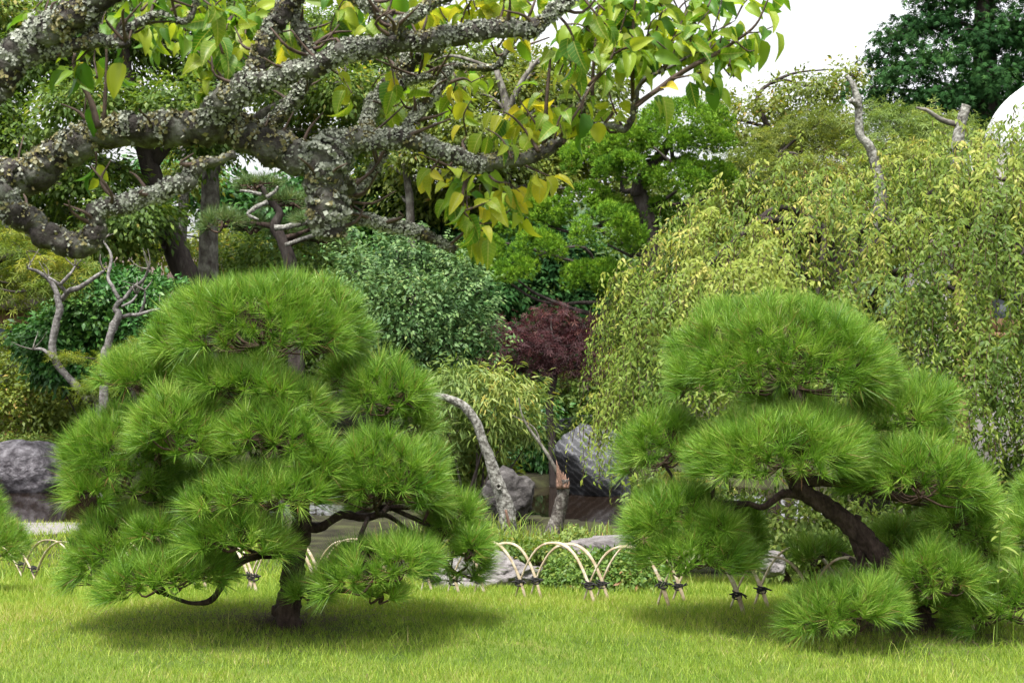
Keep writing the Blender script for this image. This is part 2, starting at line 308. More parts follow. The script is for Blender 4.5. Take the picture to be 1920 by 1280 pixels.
def water_mat():
    m, t, o = new_mat('pond_water')
    b = t.nodes.new('ShaderNodeBsdfPrincipled'); b.inputs['Base Color'].default_value = (0.014, 0.009, 0.006, 1); b.inputs['Roughness'].default_value = 0.03
    b.inputs['Specular IOR Level'].default_value = 0.5; b.inputs['IOR'].default_value = 1.33
    tc = t.nodes.new('ShaderNodeTexCoord'); nz = t.nodes.new('ShaderNodeTexNoise'); nz.inputs['Scale'].default_value = 5; nz.inputs['Detail'].default_value = 4
    mp = t.nodes.new('ShaderNodeMapping'); mp.inputs['Scale'].default_value = (1, 0.5, 1); t.links.new(tc.outputs['Object'], mp.inputs[0]); t.links.new(mp.outputs[0], nz.inputs['Vector'])
    bp = t.nodes.new('ShaderNodeBump'); bp.inputs['Strength'].default_value = 0.12; bp.inputs['Distance'].default_value = 0.02
    t.links.new(nz.outputs['Fac'], bp.inputs['Height']); t.links.new(bp.outputs[0], b.inputs['Normal']); t.links.new(b.outputs[0], o.inputs[0]); return m
M['water'] = water_mat()
M['white'] = solid('white_membrane', [(0.3, (0.5, 0.5, 0.53)), (0.7, (0.58, 0.58, 0.6))], 3, 3, 0.5, 0.05, 0.01)
M['plaster'] = solid('plaster', [(0.3, (0.2, 0.19, 0.175)), (0.7, (0.27, 0.26, 0.24))], 4, 5, 0.9, 0.2, 0.01)
M['wood'] = solid('house_wood', [(0.3, (0.16, 0.09, 0.05)), (0.7, (0.38, 0.23, 0.13))], 6, 5, 0.7, 0.3, 0.01, (4, 4, 0.5))
M['darkwood'] = solid('dark_wood', [(0.3, (0.02, 0.015, 0.012)), (0.7, (0.06, 0.045, 0.04))], 6, 5, 0.8, 0.3, 0.01, (4, 4, 0.5))
M['shingle'] = solid('roof_shingle', [(0.3, (0.055, 0.04, 0.037)), (0.7, (0.15, 0.11, 0.1))], 9, 6, 0.9, 0.8, 0.03, vor=9)
M['tile_blue'] = solid('roof_tile', [(0.3, (0.28, 0.31, 0.38)), (0.7, (0.5, 0.53, 0.6))], 6, 4, 0.5, 0.3, 0.01)
M['redroof'] = solid('red_roof', [(0.3, (0.3, 0.07, 0.04)), (0.7, (0.45, 0.13, 0.07))], 6, 4, 0.7, 0.3, 0.01)
M['redpost'] = solid('red_paint', [(0.3, (0.4, 0.06, 0.02)), (0.7, (0.6, 0.11, 0.03))], 6, 4, 0.6, 0.2, 0.005)
M['pane'] = solid('window_glass', [(0.3, (0.1, 0.12, 0.14)), (0.7, (0.16, 0.18, 0.2))], 2, 2, 0.06, 0, 0.01, spec=0.8)
M['hill'] = solid('hill_forest', [(0.3, (0.03, 0.06, 0.03)), (0.7, (0.07, 0.11, 0.05))], 0.15, 8, 1, 1, 2.0)

# ------------------------------------------------------------------ leaf templates  (x across, y along, z normal)
def tri(v, f): return np.array(v, float), np.array(f)
LEAF2 = tri([(0, 0, 0), (-.24, .42, .07), (.24, .42, .07), (0, 1, -.1)], [(0, 2, 1), (1, 2, 3)])
LEAF4 = tri([(0, 0, 0), (-.25, .38, .08), (.25, .38, .08), (0, .45, 0), (0, 1, -.16)], [(0, 3, 1), (0, 2, 3), (1, 3, 4), (3, 2, 4)])
LEAFN2 = tri([(0, 0, 0), (-.17, .4, .06), (.17, .4, .06), (0, 1, -.16)], [(0, 2, 1), (1, 2, 3)])
LEAFN = tri([(0, 0, 0), (-.17, .36, .06), (.17, .36, .06), (0, .42, 0), (0, 1, -.2)], [(0, 3, 1), (0, 2, 3), (1, 3, 4), (3, 2, 4)])
LANCE = tri([(0, 0, 0), (-.1, .35, .03), (.1, .35, .03), (-.07, .7, -.06), (.07, .7, -.06), (0, 1, -.22)], [(0, 2, 1), (1, 2, 4), (1, 4, 3), (3, 4, 5)])
def star(k, a0, spread, r):
    v = [(0, 0, 0)]
    for i in range(k):
        a = a0 + spread * (i / (k - 1) - 0.5)
        for s, rr in ((-.13, .45), (0, r[i]), (.13, .45)): v.append((math.sin(a + s) * rr, math.cos(a + s) * rr, -.12 * (rr > .5)))
    f = []
    for i in range(k): b = 1 + 3 * i; f += [(0, b + 1, b), (0, b + 2, b + 1)]
    return tri(v, f)
MAPLE = star(5, 0, 4.2, [.6, .85, 1, .85, .6])
SPRIG = tri([(0, 0, 0), (-.1, .2, .02), (0.1, .2, -.02), (0, 1, .05), (-.42, .62, .1), (.4, .7, -.08), (.05, .72, .38), (-.05, .65, -.36)], [(1, 2, 3), (0, 2, 4), (0, 1, 5), (0, 1, 6), (0, 2, 7)])
FLATSPRAY = tri([(0, 0, 0), (-.06, .1, 0), (.06, .1, 0), (0, 1, -.1), (-.45, .55, -.04), (.45, .55, -.04), (-.35, .85, -.1), (.35, .85, -.1), (0, .35, .02), (0, .6, 0)], [(1, 2, 3), (1, 8, 4), (2, 5, 8), (8, 9, 6), (8, 7, 9)])

def sph(rng, n): return nrm(rng.normal(0, 1, (n, 3)))
def foliage_cloud(rng, blobs, dens, per, spray_r, tmpl, size, droop=0.3, upn=0.6, inner=0.5, leafdrop=0.35, lowcut=-0.75, jit=0.35):
    """leaf sprays spread through ellipsoids; blobs: (centre, (rx, ry, rz))"""
    PP, DD, NN, RR = [], [], [], []
    for c, r in blobs:
        r = np.array(r, float); area = 4 * np.pi * ((r[0] * r[1]) ** 1.6 / 3 + (r[0] * r[2]) ** 1.6 / 3 + (r[1] * r[2]) ** 1.6 / 3) ** (1 / 1.6)
        n = max(6, int(area * dens)); u = sph(rng, n); u = u[u[:, 2] > lowcut]; n = len(u)
        rad = inner + (1.05 - inner) * rng.random(n) ** 0.5
        c0 = np.array(c) + u * r * rad[:, None]; on = nrm(u / r)
        axis = nrm(on * (1 - upn) + np.array([0, 0, upn]) + rng.normal(0, 0.25, (n, 3)))
        hd = nrm(on * np.array([1, 1, 0.35]) + rng.normal(0, 0.35, (n, 3)))
        tone = rng.normal(0, 0.13, n) + 0.12 * rng.normal()
        # leaves of each spray
        a = rng.random((n, per)) * 2 * np.pi; rho = np.sqrt(rng.random((n, per))) * spray_r * rng.uniform(.6, 1.3, (n, 1))
        X, Y, Z = frames(hd, axis)
        off = X[:, None] * (np.cos(a) * rho)[..., None] + Y[:, None] * (np.sin(a) * rho * 1.25)[..., None]
        off[..., 2] -= droop * rho ** 2 / spray_r
        off += rng.normal(0, spray_r * 0.12, off.shape)
        pos = c0[:, None] + off
        d = nrm(off * (0.8 / spray_r) + hd[:, None] * 0.8 + rng.normal(0, jit, off.shape)); d[..., 2] -= leafdrop
        nn = nrm(axis[:, None] + rng.normal(0, jit, off.shape))
        PP.append(pos.reshape(-1, 3)); DD.append(d.reshape(-1, 3)); NN.append(nn.reshape(-1, 3))
        RR.append((tone[:, None] + 0.45 + rng.normal(0, 0.16, (n, per))).ravel())
    pos = np.concatenate(PP); s = size * rng.uniform(0.7, 1.25, len(pos))
    return scatter(tmpl, pos, np.concatenate(DD), np.concatenate(NN), s, np.clip(np.concatenate(RR), 0, 1))
def pxblob(x, y, d, rx, ry=None, rz=None, k=None):
    """ellipsoid from pixel centre, pixel half-width, half-height and depth radius in metres"""
    ry = rx if ry is None else ry; a = rx / F * d; b = ry / F * d
    return (P(x, y, d), (a, (rz if rz is not None else a), b))
def tree(name, label, cat, base, trunk, blobs, fol, mat, bark, limbs=None, group=None, limb_r=0.04, crown='crown', tn=9, kind='stuff', nlimb=None, shoots=None):
    """trunk: list of (pts, radii); blobs -> limbs from the trunk to each, one crown"""
    rng = RNG(name + label); root = empty(name, base, label, cat, group)
    first = True
    for pts, rad in trunk:
        V, T, Q = tube(pts, rad, tn, 4, 0.05, rng); part('trunk' if first else 'limb', V, [T, Q], bark, root); first = False
    tp = np.concatenate([resample(p, r, 4)[0] for p, r in trunk])
    for i, (c, r) in enumerate(blobs[:nlimb] if nlimb is not None else blobs):
        c = np.asarray(c); cand = tp[tp[:, 2] < c[2] + 0.1]; cand = cand if len(cand) else tp
        a = cand[np.argmin(np.linalg.norm(cand - c, axis=1) + 0.3 * np.abs(c[2] - 0.4 - cand[:, 2]))]
        mid = (a + c) / 2 + rng.normal(0, 0.1, 3) * np.linalg.norm(c - a); mid[2] += 0.08 * np.linalg.norm(c - a)
        mb = MB(); V, T, Q = tube([a, mid, c], [limb_r, limb_r * .7, limb_r * .4], 6, 5, 0.08, rng); mb.add(V, T, Q)
        k = 6; e = c + sph(rng, k) * np.array(r) * 0.75
        for q in e:
            V, T, Q = tube([c, (c + q) / 2 + rng.normal(0, .06, 3), q], [limb_r * .4, limb_r * .28, limb_r * .1], 4, 3); mb.add(V, T, Q)
        mb.part('limb', bark, root)
    V, Fc, rr = foliage_cloud(rng, blobs, **fol)
    if shoots:
        nS, Ls, sz = shoots; PP, DD, NN, RR = [], [], [], []
        for i in range(nS):
            c, r = blobs[int(rng.integers(len(blobs)))]; u = sph(rng, 1)[0]; u[2] = abs(u[2]); q = np.asarray(c) + u * np.array(r) * .9; m = int(Ls * rng.uniform(.6, 1.4) / .035)
            ax = nrm(u * .6 + np.array([0, 0, .7]) + rng.normal(0, .2, 3)); t = np.arange(m) * .035; line = q + ax * t[:, None]; line[:, 2] -= .5 * t ** 2
            sd = nrm(np.cross(ax, sph(rng, 1)[0])) * np.where(np.arange(m) % 2, 1, -1)[:, None]
            PP.append(line); DD.append(nrm(sd + ax * .3 + np.array([0, 0, -.3]) + rng.normal(0, .2, (m, 3)))); NN.append(nrm(np.array([0, -.4, .7]) + rng.normal(0, .3, (m, 3)))); RR.append(np.clip(.7 + rng.normal(0, .15, m), 0, 1))
        pos = np.concatenate(PP); V2, F2, r2 = scatter(LEAF4, pos, np.concatenate(DD), np.concatenate(NN), sz * rng.uniform(.7, 1.2, len(pos)), np.concatenate(RR))
        F2 = F2 + len(V); V = np.concatenate([V, V2]); Fc = np.concatenate([Fc, F2]); rr = np.concatenate([rr, r2])
    part(crown, V, Fc, mat, root, rr, kind)
    return root
def bush(name, label, cat, base, blobs, fol, mat, bark, group=None, stems=7, kind='stuff'):
    rng = RNG(name + label); root = empty(name, base, label, cat, group); base = np.asarray(base)
    mb = MB()
    for i in range(stems):
        c, r = blobs[i % len(blobs)]; q = np.asarray(c) + sph(rng, 1)[0] * np.array(r) * 0.6; st = base + np.array([rng.normal(0, .08), rng.normal(0, .08), -0.03])
        V, T, Q = tube([st, (st + q) / 2 + rng.normal(0, .05, 3), q], [.022, .015, .006], 5, 4, .08, rng); mb.add(V, T, Q)
    mb.part('stems', bark, root)
    V, Fc, rr = foliage_cloud(rng, blobs, **fol); part('foliage', V, Fc, mat, root, rr, kind); return root

# ------------------------------------------------------------------ the setting
def build_ground():
    ys = np.concatenate([np.linspace(-12, 5, 18), np.linspace(5.3, 18, 86), np.linspace(18.2, 34, 70), np.linspace(35, 70, 30), [90, 130, 200, 320, 480]])
    xs = np.concatenate([[-260, -140, -80, -45, -28], np.linspace(-18, 18, 150), [28, 45, 80, 140, 260]])
    X, Y = np.meshgrid(xs, ys); Z = g(X, Y); n, m = X.shape
    i = np.arange(n - 1)[:, None]; j = np.arange(m - 1)[None]
    Q = np.stack([i * m + j, i * m + j + 1, (i + 1) * m + j + 1, (i + 1) * m + j], -1).reshape(-1, 4)
    single('ground', np.stack([X, Y, Z], -1).reshape(-1, 3), [Q], M['ground'], (0, 0, 0), kind='structure')
    a = np.linspace(0, 2 * np.pi, 48, endpoint=False); V = [(-3.5, 22.5, -0.76)] + [(-3.5 + 11 * math.cos(t), 22.5 + 4.6 * math.sin(t), -0.76) for t in a]
    single('pond_water', V, np.array([(0, 1 + k, 1 + (k + 1) % 48) for k in range(48)]), M['water'], (-3.5, 22.5, -0.76), kind='structure')
    # wooded hill far behind
    rng = RNG('hill'); xs = np.linspace(-400, 400, 90); prof = 42 + 14 * np.sin(xs / 90 + 1) + 7 * np.sin(xs / 31) + rng.normal(0, 1.2, 90)
    V = []; k = 10
    for q in range(k):
        t = q / (k - 1); V += [(x, 420 + 260 * t, 1 + p * math.sin(t * math.pi / 2) + rng.normal(0, .8) * (t > 0)) for x, p in zip(xs, prof)]
    i = np.arange(k - 1)[:, None]; j = np.arange(89)[None]; Q = np.stack([i * 90 + j, i * 90 + j + 1, (i + 1) * 90 + j + 1, (i + 1) * 90 + j], -1).reshape(-1, 4)
    single('hill', np.array(V), [Q], M['hill'], (0, 420, 0), kind='structure')
build_ground()

def build_grass():
    rng = RNG('grass'); PX = []
    for y0, y1, dens, h, wd in ((5.6, 7.1, 1700, .055, .005), (7.1, 10.6, 6800, .038, .0046), (10.6, 13.5, 2300, .06, .007), (13.5, 19.2, 700, .075, .014)):
        area = 0.37 * (y1 ** 2 - y0 ** 2) + 1.4 * (y1 - y0); n = int(area * dens)
        y = np.sqrt(rng.uniform(y0 ** 2, y1 ** 2, n)); x = rng.uniform(-1, 1, n) * (0.37 * y + 0.7)
        if y0 > 10: ok = (pond_d(x, y) > 0.12) & ((y < 13.6) | (x < -1.5 - .25 * (y - 13.6))); x, y = x[ok], y[ok]; n = len(x)
        cl = np.sin(x * 3.1 + 2 * np.sin(y * 1.9)) * np.sin(y * 3.7 + 1.3 * np.sin(x * 2.3)) + 0.6 * np.sin(x * 9 + y * 7) * np.sin(y * 11 - x * 5)
        hh = h * rng.uniform(.55, 1.35, n) * (1 + .18 * cl); long = rng.random(n) < 0.007; hh[long] *= rng.uniform(1.5, 2.6, long.sum())
        PX.append(np.stack([x, y, hh, np.full(n, wd), cl], -1))
    A = np.concatenate(PX); n = len(A); x, y, hh, wd, cl = A.T
    b = np.stack([x, y, g(x, y) - 0.006], -1); a = rng.random(n) * 2 * np.pi
    side = np.stack([np.cos(a), np.sin(a), np.zeros(n)], -1) * (wd * rng.uniform(.7, 1.3, n))[:, None]
    lean = rng.normal(0, .42, (n, 2)); tip = b + np.stack([lean[:, 0] * hh, lean[:, 1] * hh, hh], -1)
    V = np.stack([b - side / 2, b + side / 2, tip], 1).reshape(-1, 3); T = np.arange(3 * n).reshape(-1, 3)
    big = np.sin(x * 1.1 + 1.7 * np.sin(y * .9)) * np.sin(y * 1.4 + x * .6); rr = np.clip(0.46 + 0.1 * cl + .17 * big + rng.normal(0, .22, n), 0, 1)
    single('lawn_grass', V, T, M['grass'], (0, 8, 0), 'short yellow green lawn grass covering the mound', 'grass', kind='stuff', rnd=np.repeat(rr, 3), smooth=False)
build_grass()

# ------------------------------------------------------------------ rocks
def rock(name, label, mat, c, r, seed, amp=.22, fs=1.3, sub=5, flatten=None, ridge=0.0, group=None, facets=0):
    import bmesh
    bm = bmesh.new(); bmesh.ops.create_icosphere(bm, subdivisions=sub, radius=1)
    V = np.array([v.co[:] for v in bm.verts]); T = np.array([[v.index for v in f.verts] for f in bm.faces]); bm.free()
    out = np.zeros_like(V); rg = RNG('rock%s' % seed); pl = sph(rg, facets) if facets else None; hh = rg.uniform(.72, 1.0, facets)
    for i, v in enumerate(V):
        p = Vector(v * fs) + Vector((seed * 3.7, seed * 1.3, seed))
        k = 1 + amp * mnoise.noise(p) * 1.6 + amp * .5 * mnoise.noise(p * 2.3) + amp * .28 * mnoise.noise(p * 5.1) + ridge * abs(mnoise.noise(p * 3.1)) + amp * .2 * mnoise.noise(p * 11) + amp * .12 * mnoise.noise(p * 23)
        if facets: k *= min(1.25, float(np.min(np.where(pl @ v > .05, hh / np.maximum(pl @ v, .05), 9))))
        q = v * k
        q = np.sign(q) * np.abs(q) ** 0.85
        out[i] = q * np.array(r)
    if flatten is not None: out[:, 2] = np.where(out[:, 2] > flatten, flatten + (out[:, 2] - flatten) * .3, out[:, 2])
    c = np.asarray(c); base = np.array([c[0], c[1], float(g(c[0], c[1]))])
    return single(name, out + c, T, mat, base, label, 'rock', group)
def pxrock(name, label, mat, x0, x1, y0, y1, d, ry, seed, **kw):
    c = P((x0 + x1) / 2, (y0 + y1) / 2, d); return rock(name, label, mat, c, ((x1 - x0) / 2 / F * d, ry, (y1 - y0) / 2 / F * d), seed, **kw)
pxrock('boulder', 'rounded purple grey boulder standing at the water edge of the pond', M['rock'], -60, 132, 826, 935, 25.2, .6, 1.2, amp=.14)
pxrock('rock', 'dark rock with white veins across the pond behind the broken trunk', M['rock_vein'], 1042, 1175, 806, 955, 24.9, .7, 6.3, amp=.1, facets=11)
pxrock('rock', 'slanting dark slab lying above the white veined rock', M['rock_vein'], 1030, 1190, 778, 850, 26.8, .7, 7.7, amp=.12, facets=14)
pxrock('rock', 'dark pitted rock close behind the leaning grey trunk', M['rock_dark'], 912, 1002, 880, 985, 19.2, .35, 2.9, amp=.2, ridge=.2, facets=20)
pxrock('rock', 'flat fissured grey rock on the lawn left of the round azalea', M['rock_pale'], 828, 1012, 1036, 1125, 11.9, .4, 5.3, amp=.2, ridge=.22, facets=22)
pxrock('rock', 'long rough grey rock on the bank behind the round azalea', M['rock_pale'], 1062, 1240, 1002, 1068, 14.2, .45, 9.1, amp=.22, ridge=.25, facets=24)
pxrock('rock', 'pale flat stone edging the pond beyond the far hoops', M['rock_bank'], -60, 200, 982, 1026, 18.7, .7, 3.3, amp=.1)
pxrock('rock', 'low pale kerb stone on the far shore left of the veined rock', M['rock_bank'], 960, 1070, 903, 935, 26.1, .4, 6.4, amp=.14)
pxrock('rock', 'small grey stone between the right pine trunk and the hoops', M['rock_pale'], 1418, 1470, 1032, 1078, 11.8, .14, 8.2, amp=.2)

# ------------------------------------------------------------------ clipped pines
def pine_pads(root, rng, pads, d, trunk_pts, needles=64, nlen=.132, nw=.0035, spacing=.06, cone=56, lowcut=-.08, mat=None, twigr=.003, branch_r=.016, lift=.75, tuftvar=1.0):
    """pads: (x0, x1, ytop, ybot, depth offset) in pixels"""
    mat = mat or M['needle']
    for pi, (x0, x1, y0, y1, dy) in enumerate(pads):
        dd = d + dy; hw = max((x1 - x0) / 2 / F * dd - nlen * .52, .05); c0 = P((x0 + x1) / 2, y1, dd)
        top = P(0, y0, dd)[2] - nlen * .8; rz = max(top - c0[2] - nlen * .15, .05); c = c0 + np.array([0, 0, nlen * .15]); ry = min(max(hw * .9, .12), hw + .05)
        r = np.array([hw, ry, rz])
        # evenly jittered tuft sites on the upper shell
        area = 2.2 * np.pi * (((hw * ry) ** 1.6 + (hw * rz) ** 1.6 + (ry * rz) ** 1.6) / 3) ** (1 / 1.6) * 2
        nf = int(area / (spacing ** 2 * .9)) + 12; kk = np.arange(nf) + .5; cz = 1 - 2 * kk / nf; ga = kk * 2.399963 + rng.random() * 6; sq = np.sqrt(1 - cz ** 2)
        u = nrm(np.stack([np.cos(ga) * sq, np.sin(ga) * sq, cz], -1) + rng.normal(0, .55 * 2 / np.sqrt(nf), (nf, 3))); u = u[u[:, 2] > lowcut]; n = len(u)
        f0, f1, f2, f3 = rng.uniform(0, 6, 4); lump = 1 + .11 * np.sin(u[:, 0] * 4.6 + f0) * np.sin(u[:, 1] * 4.3 + f1) + .1 * np.sin(u[:, 0] * 8 + u[:, 2] * 5 + f2) * np.sin(u[:, 1] * 6 + f3)
        p = c + np.sign(u) * np.abs(u) ** np.array([.85, .85, .85]) * r * (lump * rng.uniform(.9, 1.02, n))[:, None]
        tx, ty = rng.normal(0, .13), rng.normal(0, .1); p[:, 2] += tx * (p[:, 0] - c[0]) + ty * (p[:, 1] - c[1]) - .18 * (((p[:, 0] - c[0]) / hw) ** 2) * rz
        upw = .2 + lift * np.clip(u[:, 2:], 0, 1)
        ax = nrm(nrm(u / r) * np.array([.8, .8, .6]) + np.array([0, 0, 1.]) * upw + rng.normal(0, .22, (n, 3)))
        tl = nlen * rng.uniform(.65, 1.25, n) * tuftvar
        N = needles
        X, Z, Y = frames(ax, sph(rng, n))           # Z := shoot axis
        th = R(3) + R(cone) * rng.random((n, N)) ** .75; ph = rng.random((n, N)) * 2 * np.pi
        dirs = Z[:, None] * np.cos(th)[..., None] + (X[:, None] * np.cos(ph)[..., None] + Y[:, None] * np.sin(ph)[..., None]) * np.sin(th)[..., None]
        s0 = rng.uniform(-.03, .012, (n, N)) * (nlen / .115)
        b = p[:, None] + Z[:, None] * s0[..., None]
        L = tl[:, None] * rng.uniform(.75, 1.1, (n, N)); tip = b + dirs * L[..., None]; tip[..., 2] -= .05 * L * np.sin(th)
        sd = nrm(np.cross(dirs, rng.normal(0, 1, dirs.shape))) * (nw / 2)
        V = np.stack([b - sd, b + sd, tip], 2).reshape(-1, 3); T = np.arange(len(V)).reshape(-1, 3)
        tone = rng.normal(.5, .13, (n, 1)) + rng.normal(0, .17, (n, N)); dead = rng.random((n, N)) < .032
        tone = np.clip(tone, 0, .93); tone[dead] = .99
        pad = part('needle_pad', V, T, mat, root, np.repeat(tone.ravel(), 3), None, False)
        # woody frame of the pad
        mb = MB(); low = c - np.array([0, 0, rz * .15])
        tp = trunk_pts[np.argmin(np.linalg.norm((trunk_pts - low) * np.array([1, 1, 1.6]), axis=1))]
        mid = (tp + low) / 2 + rng.normal(0, .07, 3) * min(1, np.linalg.norm(tp - low) / .5); mid[2] += .05 * np.linalg.norm(tp - low)
        V, Tt, Q = tube([tp, mid, low], [branch_r, branch_r * .8, branch_r * .6], 6, 5, .12, rng); mb.add(V, Tt, Q)
        mb.part('branch', M['pinebark'], root)
        mb = MB(); k = max(4, n // 16); nodes = p[rng.choice(n, min(k, n), False)]
        nodes = low + (nodes - low) * rng.uniform(.5, .75, (len(nodes), 1)); nodes[:, 2] -= rz * .12
        for q in nodes:
            m2 = (low + q) / 2 + rng.normal(0, .02, 3); m2[2] -= .03 * (nlen / .115)
            V, Tt, Q = tube([low, m2, q], [branch_r * .5, branch_r * .4, branch_r * .25], 4, 3, .1, rng); mb.add(V, Tt, Q)
        near = np.argmin(((p[:, None] - nodes[None]) ** 2).sum(-1), 1)
        V, Q = thin_tubes(nodes[near], p - ax * .02, twigr, twigr); mb.add(V, None, Q)
        V, Tt, r0 = (lambda o: (o[0], o[1], o[2]))(mb.out()); tw = part('twigs', V, Tt, M['twig'], pad, r0, 'stuff')

def make_pine(label, d, base_px, trunk, radii, pads, extra=(), group=None, **kw):
    rng = RNG(label); base = gpt(base_px, d); root = empty('pine_tree', base, label, 'pine tree', group)
    tp = pxline(trunk, d); tp[0] = base - np.array([0, 0, .05])
    V, T, Q = tube(tp, radii, 22, 12, .085, rng); part('trunk', V, [T, Q], M['pinebark'], root)
    c, _ = resample(tp, radii, 6)
    for pts, rad in extra:
        bp = pxline(pts, d); V, T, Q = tube(bp, rad, 8, 6, .1, rng); part('branch', V, [T, Q], M['pinebark'], root)
        c = np.vstack([c, resample(bp, np.ones(len(bp)), 6)[0]])
    pine_pads(root, rng, pads, d, c, **kw); return root
make_pine('wide clipped pine with a thin black upright trunk on the lawn mound', 8.6, 545,
    [(545, 1205), (540, 1150), (548, 1095), (552, 1040), (566, 990), (560, 935), (545, 880), (540, 820), (520, 760), (508, 700), (500, 640)],
    [.08, .07, .065, .061, .057, .053, .05, .046, .042, .038, .03],
    [(288, 694, 494, 640, 0), (175, 420, 640, 735, .15), (330, 640, 664, 750, -.15), (232, 440, 705, 835, -.4), (400, 630, 725, 840, -.42), (590, 730, 645, 725, .2), (640, 822, 650, 762, -.05),
     (112, 350, 740, 905, .02), (590, 850, 786, 925, -.28), (335, 640, 845, 945, -.46), (112, 345, 925, 1068, -.08), (325, 562, 930, 1028, -.52), (172, 455, 1000, 1092, -.38),
     (778, 932, 895, 1062, .02), (572, 838, 984, 1082, -.48), (525, 640, 1068, 1120, -.3), (650, 780, 1075, 1122, -.36), (720, 850, 800, 890, .4), (240, 450, 850, 950, .35), (640, 800, 880, 950, .5), (380, 560, 760, 850, .25), (232, 360, 760, 850, -.2), (300, 420, 660, 725, .0), (540, 660, 800, 880, -.5), (690, 830, 720, 800, .15), (118, 230, 860, 935, -.15), (230, 360, 945, 1010, -.35), (640, 760, 850, 930, -.45), (840, 930, 960, 1040, -.15), (760, 850, 870, 950, -.1), (430, 540, 640, 700, -.1)],
    [([(556, 985), (600, 988), (640, 965), (690, 970), (730, 950)], [.03, .028, .026, .022, .015]),
     ([(550, 1100), (525, 1140), (510, 1142)], [.03, .035, .03]),
     ([(552, 1045), (500, 1040), (440, 1060), (400, 1120), (360, 1130), (300, 1110)], [.025, .022, .02, .018, .014, .008])])
make_pine('leaning clipped pine with thick scaly brown trunk and pads near the ground', 8.8, 1735,
    [(1735, 1185), (1715, 1140), (1690, 1090), (1655, 1050), (1610, 1000), (1560, 955), (1515, 928), (1490, 900), (1480, 850), (1500, 790), (1490, 720), (1480, 680)],
    [.076, .073, .07, .065, .06, .055, .05, .046, .06, .055, .045, .03],
    [(1250, 1684, 538, 706, 0), (1152, 1335, 745, 862, .1), (1285, 1640, 742, 868, -.38), (1380, 1560, 695, 765, .3), (1555, 1802, 702, 795, .15),
     (1585, 1872, 806, 925, -.22), (1715, 1878, 900, 1000, 0), (1158, 1385, 885, 990, -.08), (1178, 1430, 955, 1055, -.18),
     (1465, 1600, 985, 1050, .45), (1610, 1785, 955, 1042, .45), (1660, 1855, 998, 1105, -.35), (1455, 1705, 1062, 1158, -.5),
     (1768, 2015, 1040, 1150, -.22), (1640, 1810, 1090, 1140, -.12), (1340, 1450, 925, 1035, .2), (1560, 1720, 840, 920, .35), (1780, 1900, 960, 1050, .25), (1285, 1410, 800, 880, -.3), (1530, 1650, 770, 850, -.3), (1690, 1800, 760, 830, .05), (1780, 1876, 860, 950, -.1), (1158, 1250, 930, 1010, -.15), (1290, 1400, 925, 1000, -.3), (1240, 1340, 640, 725, -.05), (1600, 1690, 630, 710, .05), (1560, 1660, 1090, 1170, -.6)],
    [([(1512, 930), (1470, 925), (1430, 950), (1390, 945), (1320, 985)], [.028, .024, .02, .018, .012]),
     ([(1610, 965), (1600, 1000), (1612, 1040), (1618, 1070)], [.02, .03, .03, .02]),
     ([(1500, 900), (1580, 905), (1680, 930), (1760, 945), (1800, 930)], [.035, .03, .028, .024, .015])])
make_pine('small clipped pine of which only low pads show beside the leaning pine', 9.9, 2010,
    [(2010, 1150), (2015, 1060), (2000, 990), (1995, 940)], [.07, .06, .05, .03],
    [(1862, 2090, 918, 1010, 0), (1900, 2120, 840, 930, .25), (1930, 2150, 990, 1070, -.2)])
make_pine('small clipped pine standing on the lawn before the purple grey boulder', 11.2, -75,
    [(-75, 1110), (-70, 1050), (-80, 990), (-70, 930)], [.06, .05, .045, .03],
    [(-190, 48, 952, 1035, 0), (-160, 10, 880, 960, .1), (-220, -60, 1000, 1070, -.1)])

# ------------------------------------------------------------------ foreground tree with lichen
def leaf_mesh(name, mat, curl, fold, W, twist):
    rows = 8; cols = 5; V = []
    for i in range(rows):
        t = i / (rows - 1); wd = W * (math.sin(math.pi * min(1, t ** .72)) ** .8) * (1 - .25 * t) + (.0 if 0 < i < rows - 1 else 0)
        wd = max(wd, 0.004)
        ang = curl * t; y = math.sin(ang) / curl if abs(curl) > 1e-3 else t; z = -(1 - math.cos(ang)) / curl if abs(curl) > 1e-3 else 0
        for j in range(cols):
            s = (j / (cols - 1) - .5) * 2; x = s * wd; zz = z + abs(s) * wd * fold + .02 * math.sin(t * 14 + j) * abs(s)
            V.append((x * math.cos(twist * t) , y, zz + x * math.sin(twist * t)))
    Q = [(i * cols + j, i * cols + j + 1, (i + 1) * cols + j + 1, (i + 1) * cols + j) for i in range(rows - 1) for j in range(cols - 1)]
    V = np.array(V) ; V = np.vstack([V, [(-.012, -.22, .02), (.012, -.22, .02), (.0, .04, .012)]])
    k = len(V); return make_mesh(name, V, [np.array(Q), np.array([(k - 3, k - 2, k - 1)])], mat)
